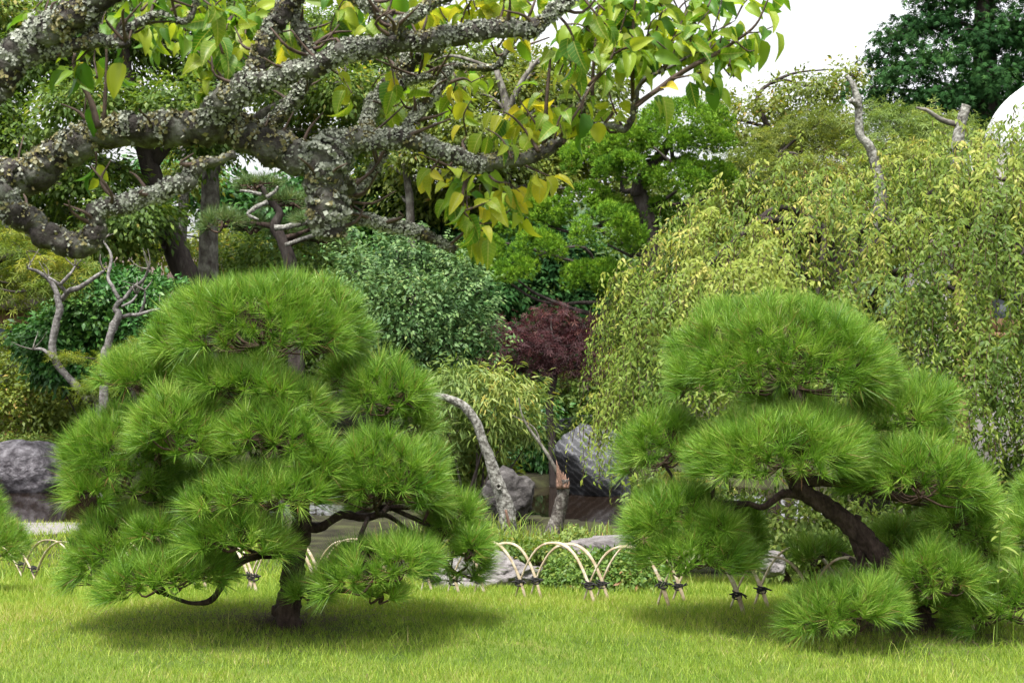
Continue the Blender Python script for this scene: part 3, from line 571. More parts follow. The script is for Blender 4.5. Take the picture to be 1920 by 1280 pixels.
def build_plum():
    rng = RNG('plum5'); label = 'old crooked tree with lichen crusted limbs and broad yellowing leaves overhead'
    base = np.array([-1.95, 3.3, float(g(-1.95, 3.3))]); root = empty('lichen_tree', base, label, 'tree')
    px = 3.4 / F / 2
    trunk = [base - [0, 0, .08], base + [.03, 0, .5], base + [-.04, .02, 1.1], base + [.08, .02, 1.7], base + [.2, 0, 2.15], base + [.34, -.02, 2.45], base + [.45, -.05, 2.9]]
    V, T, Q = tube(trunk, [.2, .17, .155, .15, .14, .11, .06], 16, 6, .06, rng); part('trunk', V, [T, Q], M['plumbark'], root)
    tl = [tuple(trunk[3]), tuple(trunk[4])]
    L = [  # (points px/depth, widths px, lichen amount)
     ([(-420, 400), (-150, 350), (0, 330), (60, 325), (130, 275), (200, 250), (300, 245), (380, 245), (440, 238), (500, 275), (560, 300), (610, 298), (660, 270), (720, 265), (780, 265), (840, 285), (900, 305), (960, 300), (1010, 290), (1050, 262), (1082, 215), (1100, 165)],
      [150, 120, 108, 106, 100, 94, 96, 100, 104, 100, 96, 90, 66, 58, 54, 54, 54, 46, 40, 32, 24, 14], 3.4, 1.0),
     ([(385, 240, 3.38), (430, 190, 3.34), (470, 160, 3.32), (530, 140, 3.3), (590, 125, 3.3), (640, 100, 3.3), (720, 88, 3.28), (800, 72, 3.26), (880, 64, 3.25), (950, 55, 3.25), (1000, 55, 3.25), (1040, 20, 3.25), (1110, -25, 3.25)],
      [80, 80, 68, 58, 56, 60, 62, 64, 56, 50, 46, 36, 26], 3.3, 1.0),
     ([(462, 175), (485, 110), (505, 60), (535, 15), (575, -40)], [60, 58, 54, 52, 46], 3.34, 1.0),
     ([(545, -20), (556, 40), (570, 75), (590, 120)], [34, 40, 40, 36], 3.36, 1.1),
     ([(470, 260), (540, 205), (560, 170), (580, 120)], [44, 48, 46, 40], 3.55, 1.1),
     ([(612, 285), (610, 330), (612, 385), (622, 445)], [120, 112, 100, 84], 3.4, 1.5),
     ([(625, 320, 3.42), (655, 350, 3.5), (650, 395, 3.55), (690, 415, 3.55), (750, 425, 3.55), (800, 442, 3.55), (855, 470, 3.55)], [40, 34, 34, 38, 40, 36, 22], 3.5, 1.1),
     ([(640, 385, 3.5), (680, 350, 3.55), (705, 315, 3.58), (725, 285, 3.6)], [26, 30, 28, 24], 3.5, .9),
     ([(-420, 420), (-150, 370), (-20, 370), (40, 408), (90, 440), (140, 462), (175, 440), (182, 400), (230, 385), (300, 357), (348, 345), (368, 315), (395, 305), (440, 290)],
      [100, 90, 78, 74, 72, 68, 62, 54, 48, 46, 48, 44, 26, 22], 3.22, 1.0),
     ([(-420, 120), (-150, 160), (-20, 175), (10, 130), (55, 75), (110, 48), (170, 15), (215, -30)], [90, 80, 72, 82, 88, 80, 76, 70], 3.1, 1.1),
     ([(50, 110), (110, 92), (180, 78), (215, 78), (240, 55), (275, 35), (305, 28), (340, 40), (358, 32), (372, -15)], [46, 44, 36, 28, 24, 22, 18, 17, 17, 16], 3.12, .9),
     ([(160, 90), (172, 40), (178, 0), (190, -30)], [40, 42, 44, 40], 3.14, 1.1),
     ([(205, 80), (235, 85), (245, 78)], [26, 16, 10], 3.1, .6),
     ([(630, -25), (690, 12), (735, 48), (760, 70)], [32, 36, 36, 32], 3.22, 1.1),
     ([(850, -15), (790, 18), (745, 50), (735, 75)], [32, 36, 34, 30], 3.2, 1.1),
     ([(688, 262, 3.5), (690, 225, 3.6), (700, 190, 3.64), (742, 160, 3.66), (768, 110, 3.66), (830, 92, 3.66)], [42, 44, 46, 66, 60, 30], 3.6, 1.25),
     ([(760, 150, 3.64), (790, 145, 3.62), (822, 146, 3.6)], [36, 24, 12], 3.6, 1.2),
     ([(745, 262, 3.5), (785, 210, 3.6), (825, 160, 3.66), (845, 126, 3.7), (885, 128, 3.72), (930, 126, 3.74), (948, 100, 3.74), (972, 70, 3.74)], [36, 40, 34, 24, 22, 20, 18, 14], 3.6, .7),
     ([(775, 335, 3.5), (840, 325, 3.5), (900, 318, 3.48)], [18, 24, 22], 3.5, .9),
     ([(1075, 235, 3.42), (1130, 234, 3.45), (1168, 242, 3.47), (1183, 225, 3.47), (1193, 187, 3.46), (1205, 150, 3.45), (1245, 132, 3.45), (1290, 106, 3.45), (1320, 88, 3.45), (1340, 50, 3.45), (1356, -10, 3.45)], [22, 20, 24, 20, 17, 14, 11, 9, 8, 6, 4], 3.45, .12),
    ]
    for pts, wd, dd, lich in L:
        p = pxline(pts, dd); rad = np.array(wd) / 2 * px * 2 * .61
        if pts[0][0] < -400: p[0] = np.array([base[0] + .12, base[1], p[0][2]])
        c, r = resample(p, rad, 7)
        jit = rng.normal(0, 1, c.shape); jit = (jit + np.roll(jit, 1, 0) + np.roll(jit, -1, 0)) / 3; jit[0] = jit[-1] = 0
        c = c + jit * r[:, None] * .22; r = r * (1 + .13 * np.sin(np.arange(len(r)) * .9 + rng.random() * 6) * rng.random(len(r)) + .08 * jit[:, 2])
        V, T, Q = tube(c, r, 16 if r.max() > .015 else 8, 2, .11, rng); limb = part('limb', V, [T, Q], M['plumbark'], root)
        sp = MB(); ns = int(4 + len(c) / 9)
        for q in range(ns):
            kq = int(rng.integers(2, len(c) - 1)); dq = sph(rng, 1)[0]; dq[2] = abs(dq[2]) * .8 + .1; Lq = rng.uniform(.03, .13); e1 = c[kq] + dq * Lq; e0 = (c[kq] + e1) / 2 + rng.normal(0, .012, 3)
            V, T, Q = tube([c[kq], e0, e1], [min(.006, r[kq] * .5), .0035, .0015], 5, 3, .12, rng); sp.add(V, T, Q)
        sp.part('spurs', M['plumtwig'], limb, 'stuff')
        # lichen: small cupped flakes over bark, fewer underneath
        seg = np.linalg.norm(np.diff(c, axis=0), axis=1); rm = (r[1:] + r[:-1]) / 2
        n = int((seg * rm).sum() * 2 * np.pi * 80000 * lich)
        if n < 20: continue
        k = rng.choice(len(seg), n, p=(seg * rm) / (seg * rm).sum()); t = rng.random(n)[:, None]
        cc = c[k] * (1 - t) + c[k + 1] * t; T_ = nrm(c[k + 1] - c[k]); rr = rm[k]
        u = sph(rng, n); u = nrm(u - T_ * (u * T_).sum(1, keepdims=True))
        patch = np.array([mnoise.noise(Vector(q * 16)) for q in (cc + u * rr[:, None])])
        pat2 = np.array([mnoise.noise(Vector(q * 6 + 9)) for q in cc]); keep = (rng.random(n) < np.clip(.74 + .68 * u[:, 2] + patch * .8 + pat2 * 1.0, .03, 1)); pat2 = pat2[keep]
        cc, u, rr, T_, patch = cc[keep], u[keep], rr[keep], T_[keep], patch[keep]; n = len(cc)
        lump = 1.0 + .2 * rng.random(n) ** 2 + .3 * np.clip(patch, 0, 1)
        pos = cc + u * (rr * lump)[:, None]
        mb = MB()
        for v in range(3):
            s = np.arange(n) % 3 == v; m = int(s.sum())
            if not m: continue
            a = np.arange(4) / 4 * 2 * np.pi; rad7 = rng.uniform(.6, 1.3, 4); zz = rng.uniform(-.1, .6, 4)
            tv = np.vstack([[(0, 0, 0)], np.stack([np.cos(a) * rad7, np.sin(a) * rad7, zz], -1)]); tf = np.array([(0, 1 + i, 1 + (i + 1) % 4) for i in range(4)])
            size = .0029 * rng.uniform(.4, 1.8, m) * (1 + .3 * (rr[s] > .03))
            nn = nrm(u[s] + rng.normal(0, .38, (m, 3)) + np.array([0, 0, .15])); moss = (patch[s] < -.2) | (pat2[s] < -.34)
            tone = np.clip(.37 + rng.normal(0, .13, m) + .22 * patch[s] + .3 * pat2[s], 0, .64); tone[moss] = np.clip(.8 + rng.normal(0, .14, moss.sum()), .55, 1)
            V, Fc, ra = scatter((tv, tf), pos[s], nrm(T_[s] + rng.normal(0, .8, (m, 3))), nn, size, tone); mb.add(V, Fc, None, ra)
        mb.part('lichen', M['lichen'], limb, 'stuff', False)
    # twigs with leaves
    shapes = [(1.0, .5, .27, .35), (1.6, .35, .29, -.4), (.6, .8, .25, .15)]
    meshes = {c: [leaf_mesh('leaf', M[c], *s) for s in shapes] for c in ('plum_green', 'plum_lime', 'plum_yellow')}
    TW = [  # (polyline px, depth, leaves, colour weights green/lime/yellow, root width px)
     ([(1193, 198), (1260, 148), (1312, 117), (1346, 99), (1378, 78), (1417, 47), (1442, -5)], 3.45, 13, (.5, .5, 0), 11),
     ([(1187, 190), (1186, 120), (1187, 60), (1192, 0), (1215, -30)], 3.45, 9, (.6, .4, 0), 10),
     ([(1200, 160), (1235, 120), (1262, 70), (1290, 20)], 3.5, 8, (.4, .6, 0), 6),
     ([(1110, 185), (1113, 120), (1118, 60), (1122, 10)], 3.42, 8, (.5, .5, 0), 8),
     ([(1020, 275), (1024, 200), (1030, 130), (1034, 90)], 3.38, 5, (.5, .4, .1), 11),
     ([(1100, 165), (1140, 120), (1160, 70), (1175, 20)], 3.4, 8, (.4, .6, 0), 7),
     ([(1050, 258), (1085, 205), (1110, 160), (1150, 120)], 3.36, 8, (.5, .4, .1), 7),
     ([(1040, 20), (1070, 60), (1080, 110), (1075, 150)], 3.3, 8, (.5, .5, 0), 6),
     ([(1090, -10), (1120, 30), (1150, 60)], 3.3, 8, (.4, .6, 0), 6),
     ([(1205, 150), (1230, 60), (1245, 10)], 3.5, 7, (.3, .7, 0), 6),
     ([(1290, 106), (1300, 60), (1330, 20)], 3.48, 7, (.4, .6, 0), 5),
     ([(1260, 148), (1300, 140), (1335, 130)], 3.44, 6, (.7, .3, 0), 5),
     ([(1193, 200), (1225, 175), (1245, 168)], 3.42, 4, (.2, .4, .4), 5),
     ([(1168, 240), (1150, 200), (1140, 165)], 3.5, 5, (.3, .6, .1), 5),
     ([(1010, 285), (985, 245), (955, 215), (925, 205)], 3.4, 9, (.05, .3, .65), 7),
     ([(1030, 272), (1000, 225), (975, 190)], 3.46, 9, (.05, .25, .7), 6),
     ([(960, 298), (940, 260), (910, 240)], 3.36, 7, (.6, .3, .1), 6),
     ([(1040, 262), (1050, 220), (1075, 195)], 3.32, 5, (.6, .4, 0), 5),
     ([(880, 318), (868, 360), (872, 400), (905, 420)], 3.42, 10, (.3, .4, .3), 8),
     ([(872, 395), (900, 385), (930, 370)], 3.4, 6, (.1, .4, .5), 5),
     ([(905, 318), (930, 340), (955, 345), (975, 360)], 3.42, 8, (0, .3, .7), 6),
     ([(985, 310), (1010, 322), (1030, 330)], 3.4, 6, (0, .4, .6), 6),
     ([(840, 325), (820, 312), (808, 318)], 3.46, 5, (0, .3, .7), 5),
     ([(872, 400), (885, 425), (915, 435)], 3.44, 6, (.3, .6, .1), 5),
     ([(880, 370), (850, 372), (835, 360)], 3.5, 6, (.4, .5, .1), 5),
     ([(700, 85), (690, 50), (700, 10)], 3.35, 7, (.2, .6, .2), 6),
     ([(790, 65), (800, 30), (790, -10)], 3.35, 7, (.1, .6, .3), 6),
     ([(860, 60), (870, 25), (890, -10)], 3.3, 8, (.1, .6, .3), 6),
     ([(930, 55), (945, 10), (940, -30)], 3.3, 7, (.1, .7, .2), 7),
     ([(985, 50), (1000, 10), (1010, -25)], 3.35, 7, (.2, .7, .1), 7),
     ([(640, 105), (620, 60), (630, 20)], 3.42, 8, (.5, .4, .1), 6),
     ([(600, 115), (640, 145), (660, 175)], 3.45, 5, (.3, .5, .2), 5),
     ([(720, 90), (735, 130), (740, 160)], 3.5, 5, (.3, .5, .2), 5),
     ([(845, 126), (855, 150), (850, 175)], 3.72, 5, (.5, .4, .1), 5),
     ([(745, 250), (765, 225), (790, 235)], 3.55, 4, (.1, .5, .4), 5),
     ([(700, 190), (735, 200), (755, 190)], 3.6, 4, (.1, .6, .3), 5),
     ([(425, 160), (420, 110), (405, 60), (400, 20)], 3.4, 12, (.8, .2, 0), 9),
     ([(425, 155), (395, 120), (370, 95)], 3.42, 9, (.4, .6, 0), 6),
     ([(415, 165), (390, 175), (372, 160)], 3.45, 5, (.3, .7, 0), 5),
     ([(370, -10), (395, 10), (420, 20)], 3.2, 8, (.9, .1, 0), 6),
     ([(485, 110), (455, 80), (440, 50)], 3.4, 7, (.3, .6, .1), 6),
     ([(535, 15), (545, 50), (535, 80)], 3.45, 5, (.3, .6, .1), 5),
     ([(560, 60), (600, 50), (625, 40)], 3.45, 7, (.5, .5, 0), 6),
     ([(700, 12), (720, -5), (760, -20)], 3.25, 5, (.2, .6, .2), 5),
     ([(110, 90), (100, 60), (70, 20)], 3.2, 6, (.8, .2, 0), 6),
     ([(180, 80), (150, 110), (130, 125)], 3.15, 5, (.7, .3, 0), 5),
     ([(230, 70), (232, 105), (240, 120)], 3.15, 4, (.6, .4, 0), 5),
     ([(185, 240), (170, 190), (140, 130), (140, 100)], 3.3, 4, (.7, .3, 0), 15),
     ([(195, 235), (200, 110), (195, 60)], 3.35, 3, (.7, .3, 0), 9),
     ([(265, 20), (285, 0), (310, -20)], 3.15, 6, (.6, .4, 0), 5),
     ([(180, 285), (180, 310), (172, 325)], 3.35, 4, (.4, .5, .1), 5),
     ([(1400, 62), (1425, 60), (1450, 50)], 3.45, 4, (.6, .4, 0), 4),
     ([(1380, 78), (1400, 95), (1415, 95)], 3.45, 3, (.5, .5, 0), 4),
     ([(1100, 165), (1090, 215), (1100, 235)], 3.4, 5, (.5, .3, .2), 5),
     ([(1313, 117), (1335, 140), (1345, 160)], 3.45, 3, (.8, .2, 0), 4),
     ([(1245, 130), (1200, 90), (1150, 95)], 3.55, 8, (.3, .7, 0), 5),
     ([(1130, 90), (1095, 50), (1060, 45)], 3.5, 8, (.5, .5, 0), 5),
     ([(1140, 110), (1175, 90), (1215, 100)], 3.4, 8, (.4, .6, 0), 5),
    ]
    for (xa, xb, ya, yb, dd, cnt, wt) in ((1040, 1380, 5, 150, 3.55, 54, (.35, .62, .03)), (600, 1000, -10, 90, 3.5, 30, (.2, .6, .2)), (340, 480, 0, 150, 3.5, 14, (.6, .4, 0)), (870, 1050, 190, 290, 3.55, 5, (.1, .3, .6)), (800, 960, 330, 430, 3.52, 5, (.2, .4, .4)), (40, 330, -10, 90, 3.3, 14, (.7, .3, 0)), (180, 420, 20, 180, 3.6, 10, (.6, .4, 0)), (680, 860, 110, 240, 3.8, 6, (.3, .5, .2))):
        for q in range(cnt):
            x, y = rng.uniform(xa, xb), rng.uniform(ya, yb); a = rng.uniform(-2.6, -.5); ln = rng.uniform(45, 90)
            TW.append(([(x, y), (x + .5 * ln * math.cos(a), y + .5 * ln * math.sin(a) - 4), (x + ln * math.cos(a + .3), y + ln * math.sin(a + .3))], dd + rng.normal(0, .06), int(rng.integers(4, 7)), wt, 4))
    extra = MB(); nleaf = 0
    exm = {}
    for pts, dd, nl, wt, w0 in TW:
        p = pxline([(q[0], q[1], dd + rng.normal(0, .02)) for q in pts], dd)
        r0 = w0 / 2 * px * 2; V, T, Q = tube(p, np.linspace(r0, max(.0013, r0 * .3), len(p)), 6, 5, .12, rng); twig = part('twig', V, [T, Q], M['plumtwig'], root)
        c, _ = resample(p, np.ones(len(p)), 8)
        for i in range(nl):
            t = (.3 + .7 * (i + rng.random()) / nl) if i < nl - 1 else 1.0
            k = min(int(t * (len(c) - 1)), len(c) - 2); at = c[k + 1] if t == 1 else c[k]; tg = nrm(c[k + 1] - c[k])
            side = nrm(np.cross(tg, sph(rng, 1)[0])); d = nrm(tg * .5 + side * .9 + np.array([0, -.15, -.75 - .5 * rng.random()]))
            cls = ('plum_green', 'plum_lime', 'plum_yellow')[rng.choice(3, p=np.array(wt) / sum(wt))]
            size = .064 * rng.uniform(.6, 1.22)
            nn = nrm(np.array([0, -.55, .7]) + rng.normal(0, .55, 3)); X, Y, Z = (q[0] for q in frames(d[None], nn[None]))
            mesh = meshes[cls][rng.integers(3)]
            if nleaf >= 300:
                mv = np.array([v.co[:] for v in mesh.vertices]); e = exm.setdefault(cls, MB())
                W = (mv[:, :1] * X + mv[:, 1:2] * Y + mv[:, 2:] * Z) * size + at + d * size * .2
                e.add(W, [tuple(f.vertices) for f in mesh.polygons if len(f.vertices) == 3], [tuple(f.vertices) for f in mesh.polygons if len(f.vertices) == 4], rng.random()); nleaf += 1; continue
            o = bpy.data.objects.new('leaf', mesh); COL.objects.link(o); o.parent = twig
            loc = at + d * size * .2 - base
            from mathutils import Matrix
            m = Matrix(((X[0], Y[0], Z[0], 0), (X[1], Y[1], Z[1], 0), (X[2], Y[2], Z[2], 0), (0, 0, 0, 1)))
            o.matrix_basis = Matrix.Translation(Vector(loc)) @ m @ Matrix.Scale(size, 4); nleaf += 1
    for cls, e in exm.items():
        V, f, r = e.out(); part('leaf_mass', V, f, M[cls + '_mass'], root, r, 'stuff')
    print('plum leaves', nleaf)
build_plum()

# ------------------------------------------------------------------ bamboo hoops
def build_hoops():
    rng = RNG('hoops')
    row1 = [(-75, 14.1), (65, 13.4), (178, 12.6), (285, 11.9), (385, 11.3), (478, 10.8), (600, 10.6), (725, 10.5), (850, 10.35), (974, 10.2), (1105, 9.85), (1243, 9.6), (1382, 9.3), (1522, 9.1), (1665, 8.95), (1812, 8.75), (1965, 8.6)]
    row2 = [(-110, 14.7), (40, 14.0), (150, 13.2), (260, 12.4), (365, 11.8), (470, 11.3), (590, 11.0), (700, 10.9), (800, 10.75), (898, 10.6), (1005, 10.35), (1129, 10.15), (1272, 9.9), (1428, 9.6), (1575, 9.4), (1725, 9.2), (1880, 9.0)]
    for ri, row in enumerate((row1, row2)):
        for i in range(len(row) - 1):
            a = gpt(*row[i]); b = gpt(*row[i + 1]); e = nrm(b - a) * .06; h = .37 * rng.uniform(.94, 1.06)
            A = a - e; B = b + e; side = nrm(np.cross(b - a, [0, 0, 1])) * .014
            s = np.linspace(0, 1, 15)
            pts = A[None] * (1 - s)[:, None] + B[None] * s[:, None]
            pts[:, 2] += (h + .03) * (1 - np.abs(2 * s - 1) ** 2.5) - .03
            pts += side * (2 * s - 1)[:, None]
            x0, x1 = row[i][0], row[i + 1][0]
            xm = (x0 + x1) / 2; rowname = ('front', 'back')[ri]
            where = next(t for lim, t in ((300, 'beside the small pine before the pond boulder'), (835, 'behind the wide clipped pine'), (875, 'past the right rim of the wide pine'), (960, 'before the flat fissured rock'), (1080, 'between the flat fissured rock and the round azalea'), (1230, 'before the round azalea'), (1360, 'right of the azalea under the lower left pine pad'), (1510, 'in the open gap left of the brown pine trunk'), (9999, 'behind the low front pads of the leaning pine')) if xm < lim)
            shared = xm < 835 or xm >= 1510
            root = empty('bamboo_hoop', (a + b) / 2, '%s row bamboo hoop %s' % (rowname, where), 'garden edging', ('%s row hoops %s' % (rowname, where)) if shared else 'low bamboo edging hoops')
            rad15 = np.full(15, .0115) * rng.uniform(.88, 1.12); rad15[rng.choice(13, 3, False) + 1] *= 1.28; V, T, Q = tube(pts, rad15, 8, 2, .03, rng, .55); part('bamboo_strip', V, [T, Q], M['bamboo'], root)
            # black cord tie where it crosses the next hoop
            mb = MB(); kz = .115 + rng.normal(0, .012); c = b + np.array([0, 0, kz])
            for q in range(4):
                an = np.linspace(0, 2 * np.pi, 9); rr = .026 + .004 * rng.random()
                ring = c + np.stack([np.cos(an) * rr, np.sin(an) * rr * .9, (q - 1.5) * .008 + .012 * np.sin(an + q * 1.6)], -1)
                V, T, Q = tube(ring, np.full(9, .0052), 5, 2); mb.add(V, T, Q)
            for sgn in (-1, 1, 1):
                t1 = c + np.array([sgn * .03, -.02, .005]); t2 = t1 + np.array([sgn * rng.uniform(.012, .03), -.01, rng.normal(0, .012)])
                V, T, Q = tube([c + np.array([0, -.024, 0]), t1, t2], [.006, .006, .004], 5, 3); mb.add(V, T, Q)
            mb.part('cord_tie', M['cord'], root)
build_hoops()

# ------------------------------------------------------------------ leaning trunk and broken stump by the pond
def lean_trunk():
    rng = RNG('lean'); d = 17.6; base = gpt(952, d); root = empty('leaning_trunk', base, 'tall bent grey lichened dead trunk leaning left by the pond', 'dead tree')
    p = pxline([(955, 1000), (952, 975), (945, 940), (930, 900), (920, 865), (905, 825), (892, 790), (870, 762), (840, 747), (812, 742)], d); p[0] = base - [0, 0, .06]
    V, T, Q = tube(p, np.array([36, 34, 30, 26, 21, 19, 18, 17, 15, 13]) / 2 / F * d * .98, 12, 6, .06, rng); part('trunk', V, [T, Q], M['palebark'], root)
    k = P(935, 912, d - .11)
    an = np.linspace(0, 2 * np.pi, 9); V, T, Q = tube(k + np.stack([np.cos(an) * .028, np.zeros(9), np.sin(an) * .03], -1), np.full(9, .014), 6, 2); part('knot', V, [T, Q], M['palebark'], root)
    V, T, Q = tube([k + [0, .005, 0], k + [0, .04, 0]], [.026, .02], 8, 1); part('hollow', V, [T, Q], M['darkwood'], root)
    V, T, Q = tube(pxline([(948, 955), (955, 985), (960, 1010)], d - .16), [.03, .05, .045], 8, 4, .1, rng, .4); part('bare_patch', V, [T, Q], M['brokenwood'], root)
    d = 16.8; base = gpt(1032, d); root = empty('broken_trunk', base, 'short broken trunk with splintered reddish top and dry shoot by the pond', 'dead tree')
    p = pxline([(1030, 1030), (1038, 1000), (1046, 970), (1052, 940), (1057, 915), (1058, 898)], d); p[0] = base - [0, 0, .06]
    V, T, Q = tube(p, np.array([38, 34, 27, 24, 22, 20]) / 2 / F * d, 12, 6, .07, rng); part('trunk', V, [T, Q], M['stumpbark'], root)
    mb = MB()
    for x0, x1, y1, w in ((1052, 1043, 862, 11), (1056, 1050, 880, 11), (1063, 1066, 895, 9), (1047, 1045, 884, 8), (1059, 1060, 888, 9), (1051, 1047, 872, 9), (1055, 1056, 884, 10)):
        a = P(x0, 916, d - .02 + rng.normal(0, .03)); b = P(x1, y1, d + rng.normal(0, .02))
        V, T, Q = tube([a, (a + b) / 2, b], [w / F * d * .8, w / F * d * .7, .004], 5, 3, .15, rng, .6); mb.add(V, T, Q)
    mb.part('splintered_top', M['brokenwood'], root)
    p = pxline([(1048, 890), (1030, 858), (1012, 830), (990, 800), (978, 775), (972, 745)], d)
    V, T, Q = tube(p, [.022, .02, .017, .014, .01, .005], 6, 5, .1, rng); part('dry_shoot', V, [T, Q], M['greybark'], root)
    V, T, Q = tube(pxline([(1014, 832), (1000, 800), (960, 778)], d), [.012, .009, .004], 5, 4, .1, rng); part('dry_shoot', V, [T, Q], M['greybark'], root)
lean_trunk()

# ------------------------------------------------------------------ bare pruned plums on the left
def bare(label, d, base_px, segs):
    rng = RNG(label); base = gpt(base_px, d); root = empty('bare_tree', base, label, 'tree')
    for i, (pts, wd) in enumerate(segs):
        p = pxline(pts, d) + np.array([[0, .12 * math.sin(i + k), 0] for k in range(len(pts))]) * (i > 0)
        if i == 0: p = np.vstack([base - [0, 0, .05], p]); wd = [wd[0] * 1.1] + list(wd)
        V, T, Q = tube(p, np.array(wd) / 2 / F * d * .55, 9, 5, .1, rng); part('trunk' if i == 0 else 'limb', V, [T, Q], M['graybare'], root)
        end = p[-1]
        if i:
            mb = MB()
            for q in range(4):
                e = end + np.array([rng.normal(0, .12), rng.normal(0, .1), rng.uniform(.05, .3)]); V, T, Q = tube([end, (end + e) / 2 + rng.normal(0, .03, 3), e], [.012, .008, .003], 4, 3); mb.add(V, T, Q)
            mb.part('twig', M['greybark'], root)
    return root
bare('bare grey pruned tree with forked top before the dark camellia', 22.6, 215,
     [([(190, 775), (162, 745), (135, 715), (108, 682), (98, 650), (103, 615), (112, 580), (107, 552)], [28, 27, 26, 25, 25, 25, 24, 22]),
      ([(108, 560), (92, 530), (72, 510), (55, 503)], [18, 15, 12, 9]), ([(112, 562), (130, 545), (152, 540), (175, 525), (196, 508)], [20, 18, 17, 14, 9]),
      ([(125, 550), (112, 532), (95, 520)], [14, 12, 7]), ([(116, 535), (135, 515), (142, 500)], [12, 10, 6]), ([(104, 672), (82, 655), (58, 655)], [14, 11, 6])])
bare('bare grey pruned tree with many crooked forks behind the wide pine', 21.6, 190,
     [([(196, 700), (202, 650), (212, 615), (222, 590), (216, 578), (228, 560)], [30, 28, 30, 24, 20, 18]),
      ([(228, 562), (245, 540), (268, 525), (282, 505)], [14, 12, 11, 8]), ([(222, 595), (245, 590), (262, 590), (290, 582), (314, 578)], [14, 13, 13, 10, 6]),
      ([(262, 590), (274, 565), (275, 545)], [11, 9, 6]), ([(226, 562), (216, 540), (204, 520), (206, 480), (188, 448)], [14, 12, 12, 10, 7]), ([(232, 575), (248, 565), (254, 552)], [9, 9, 6])])

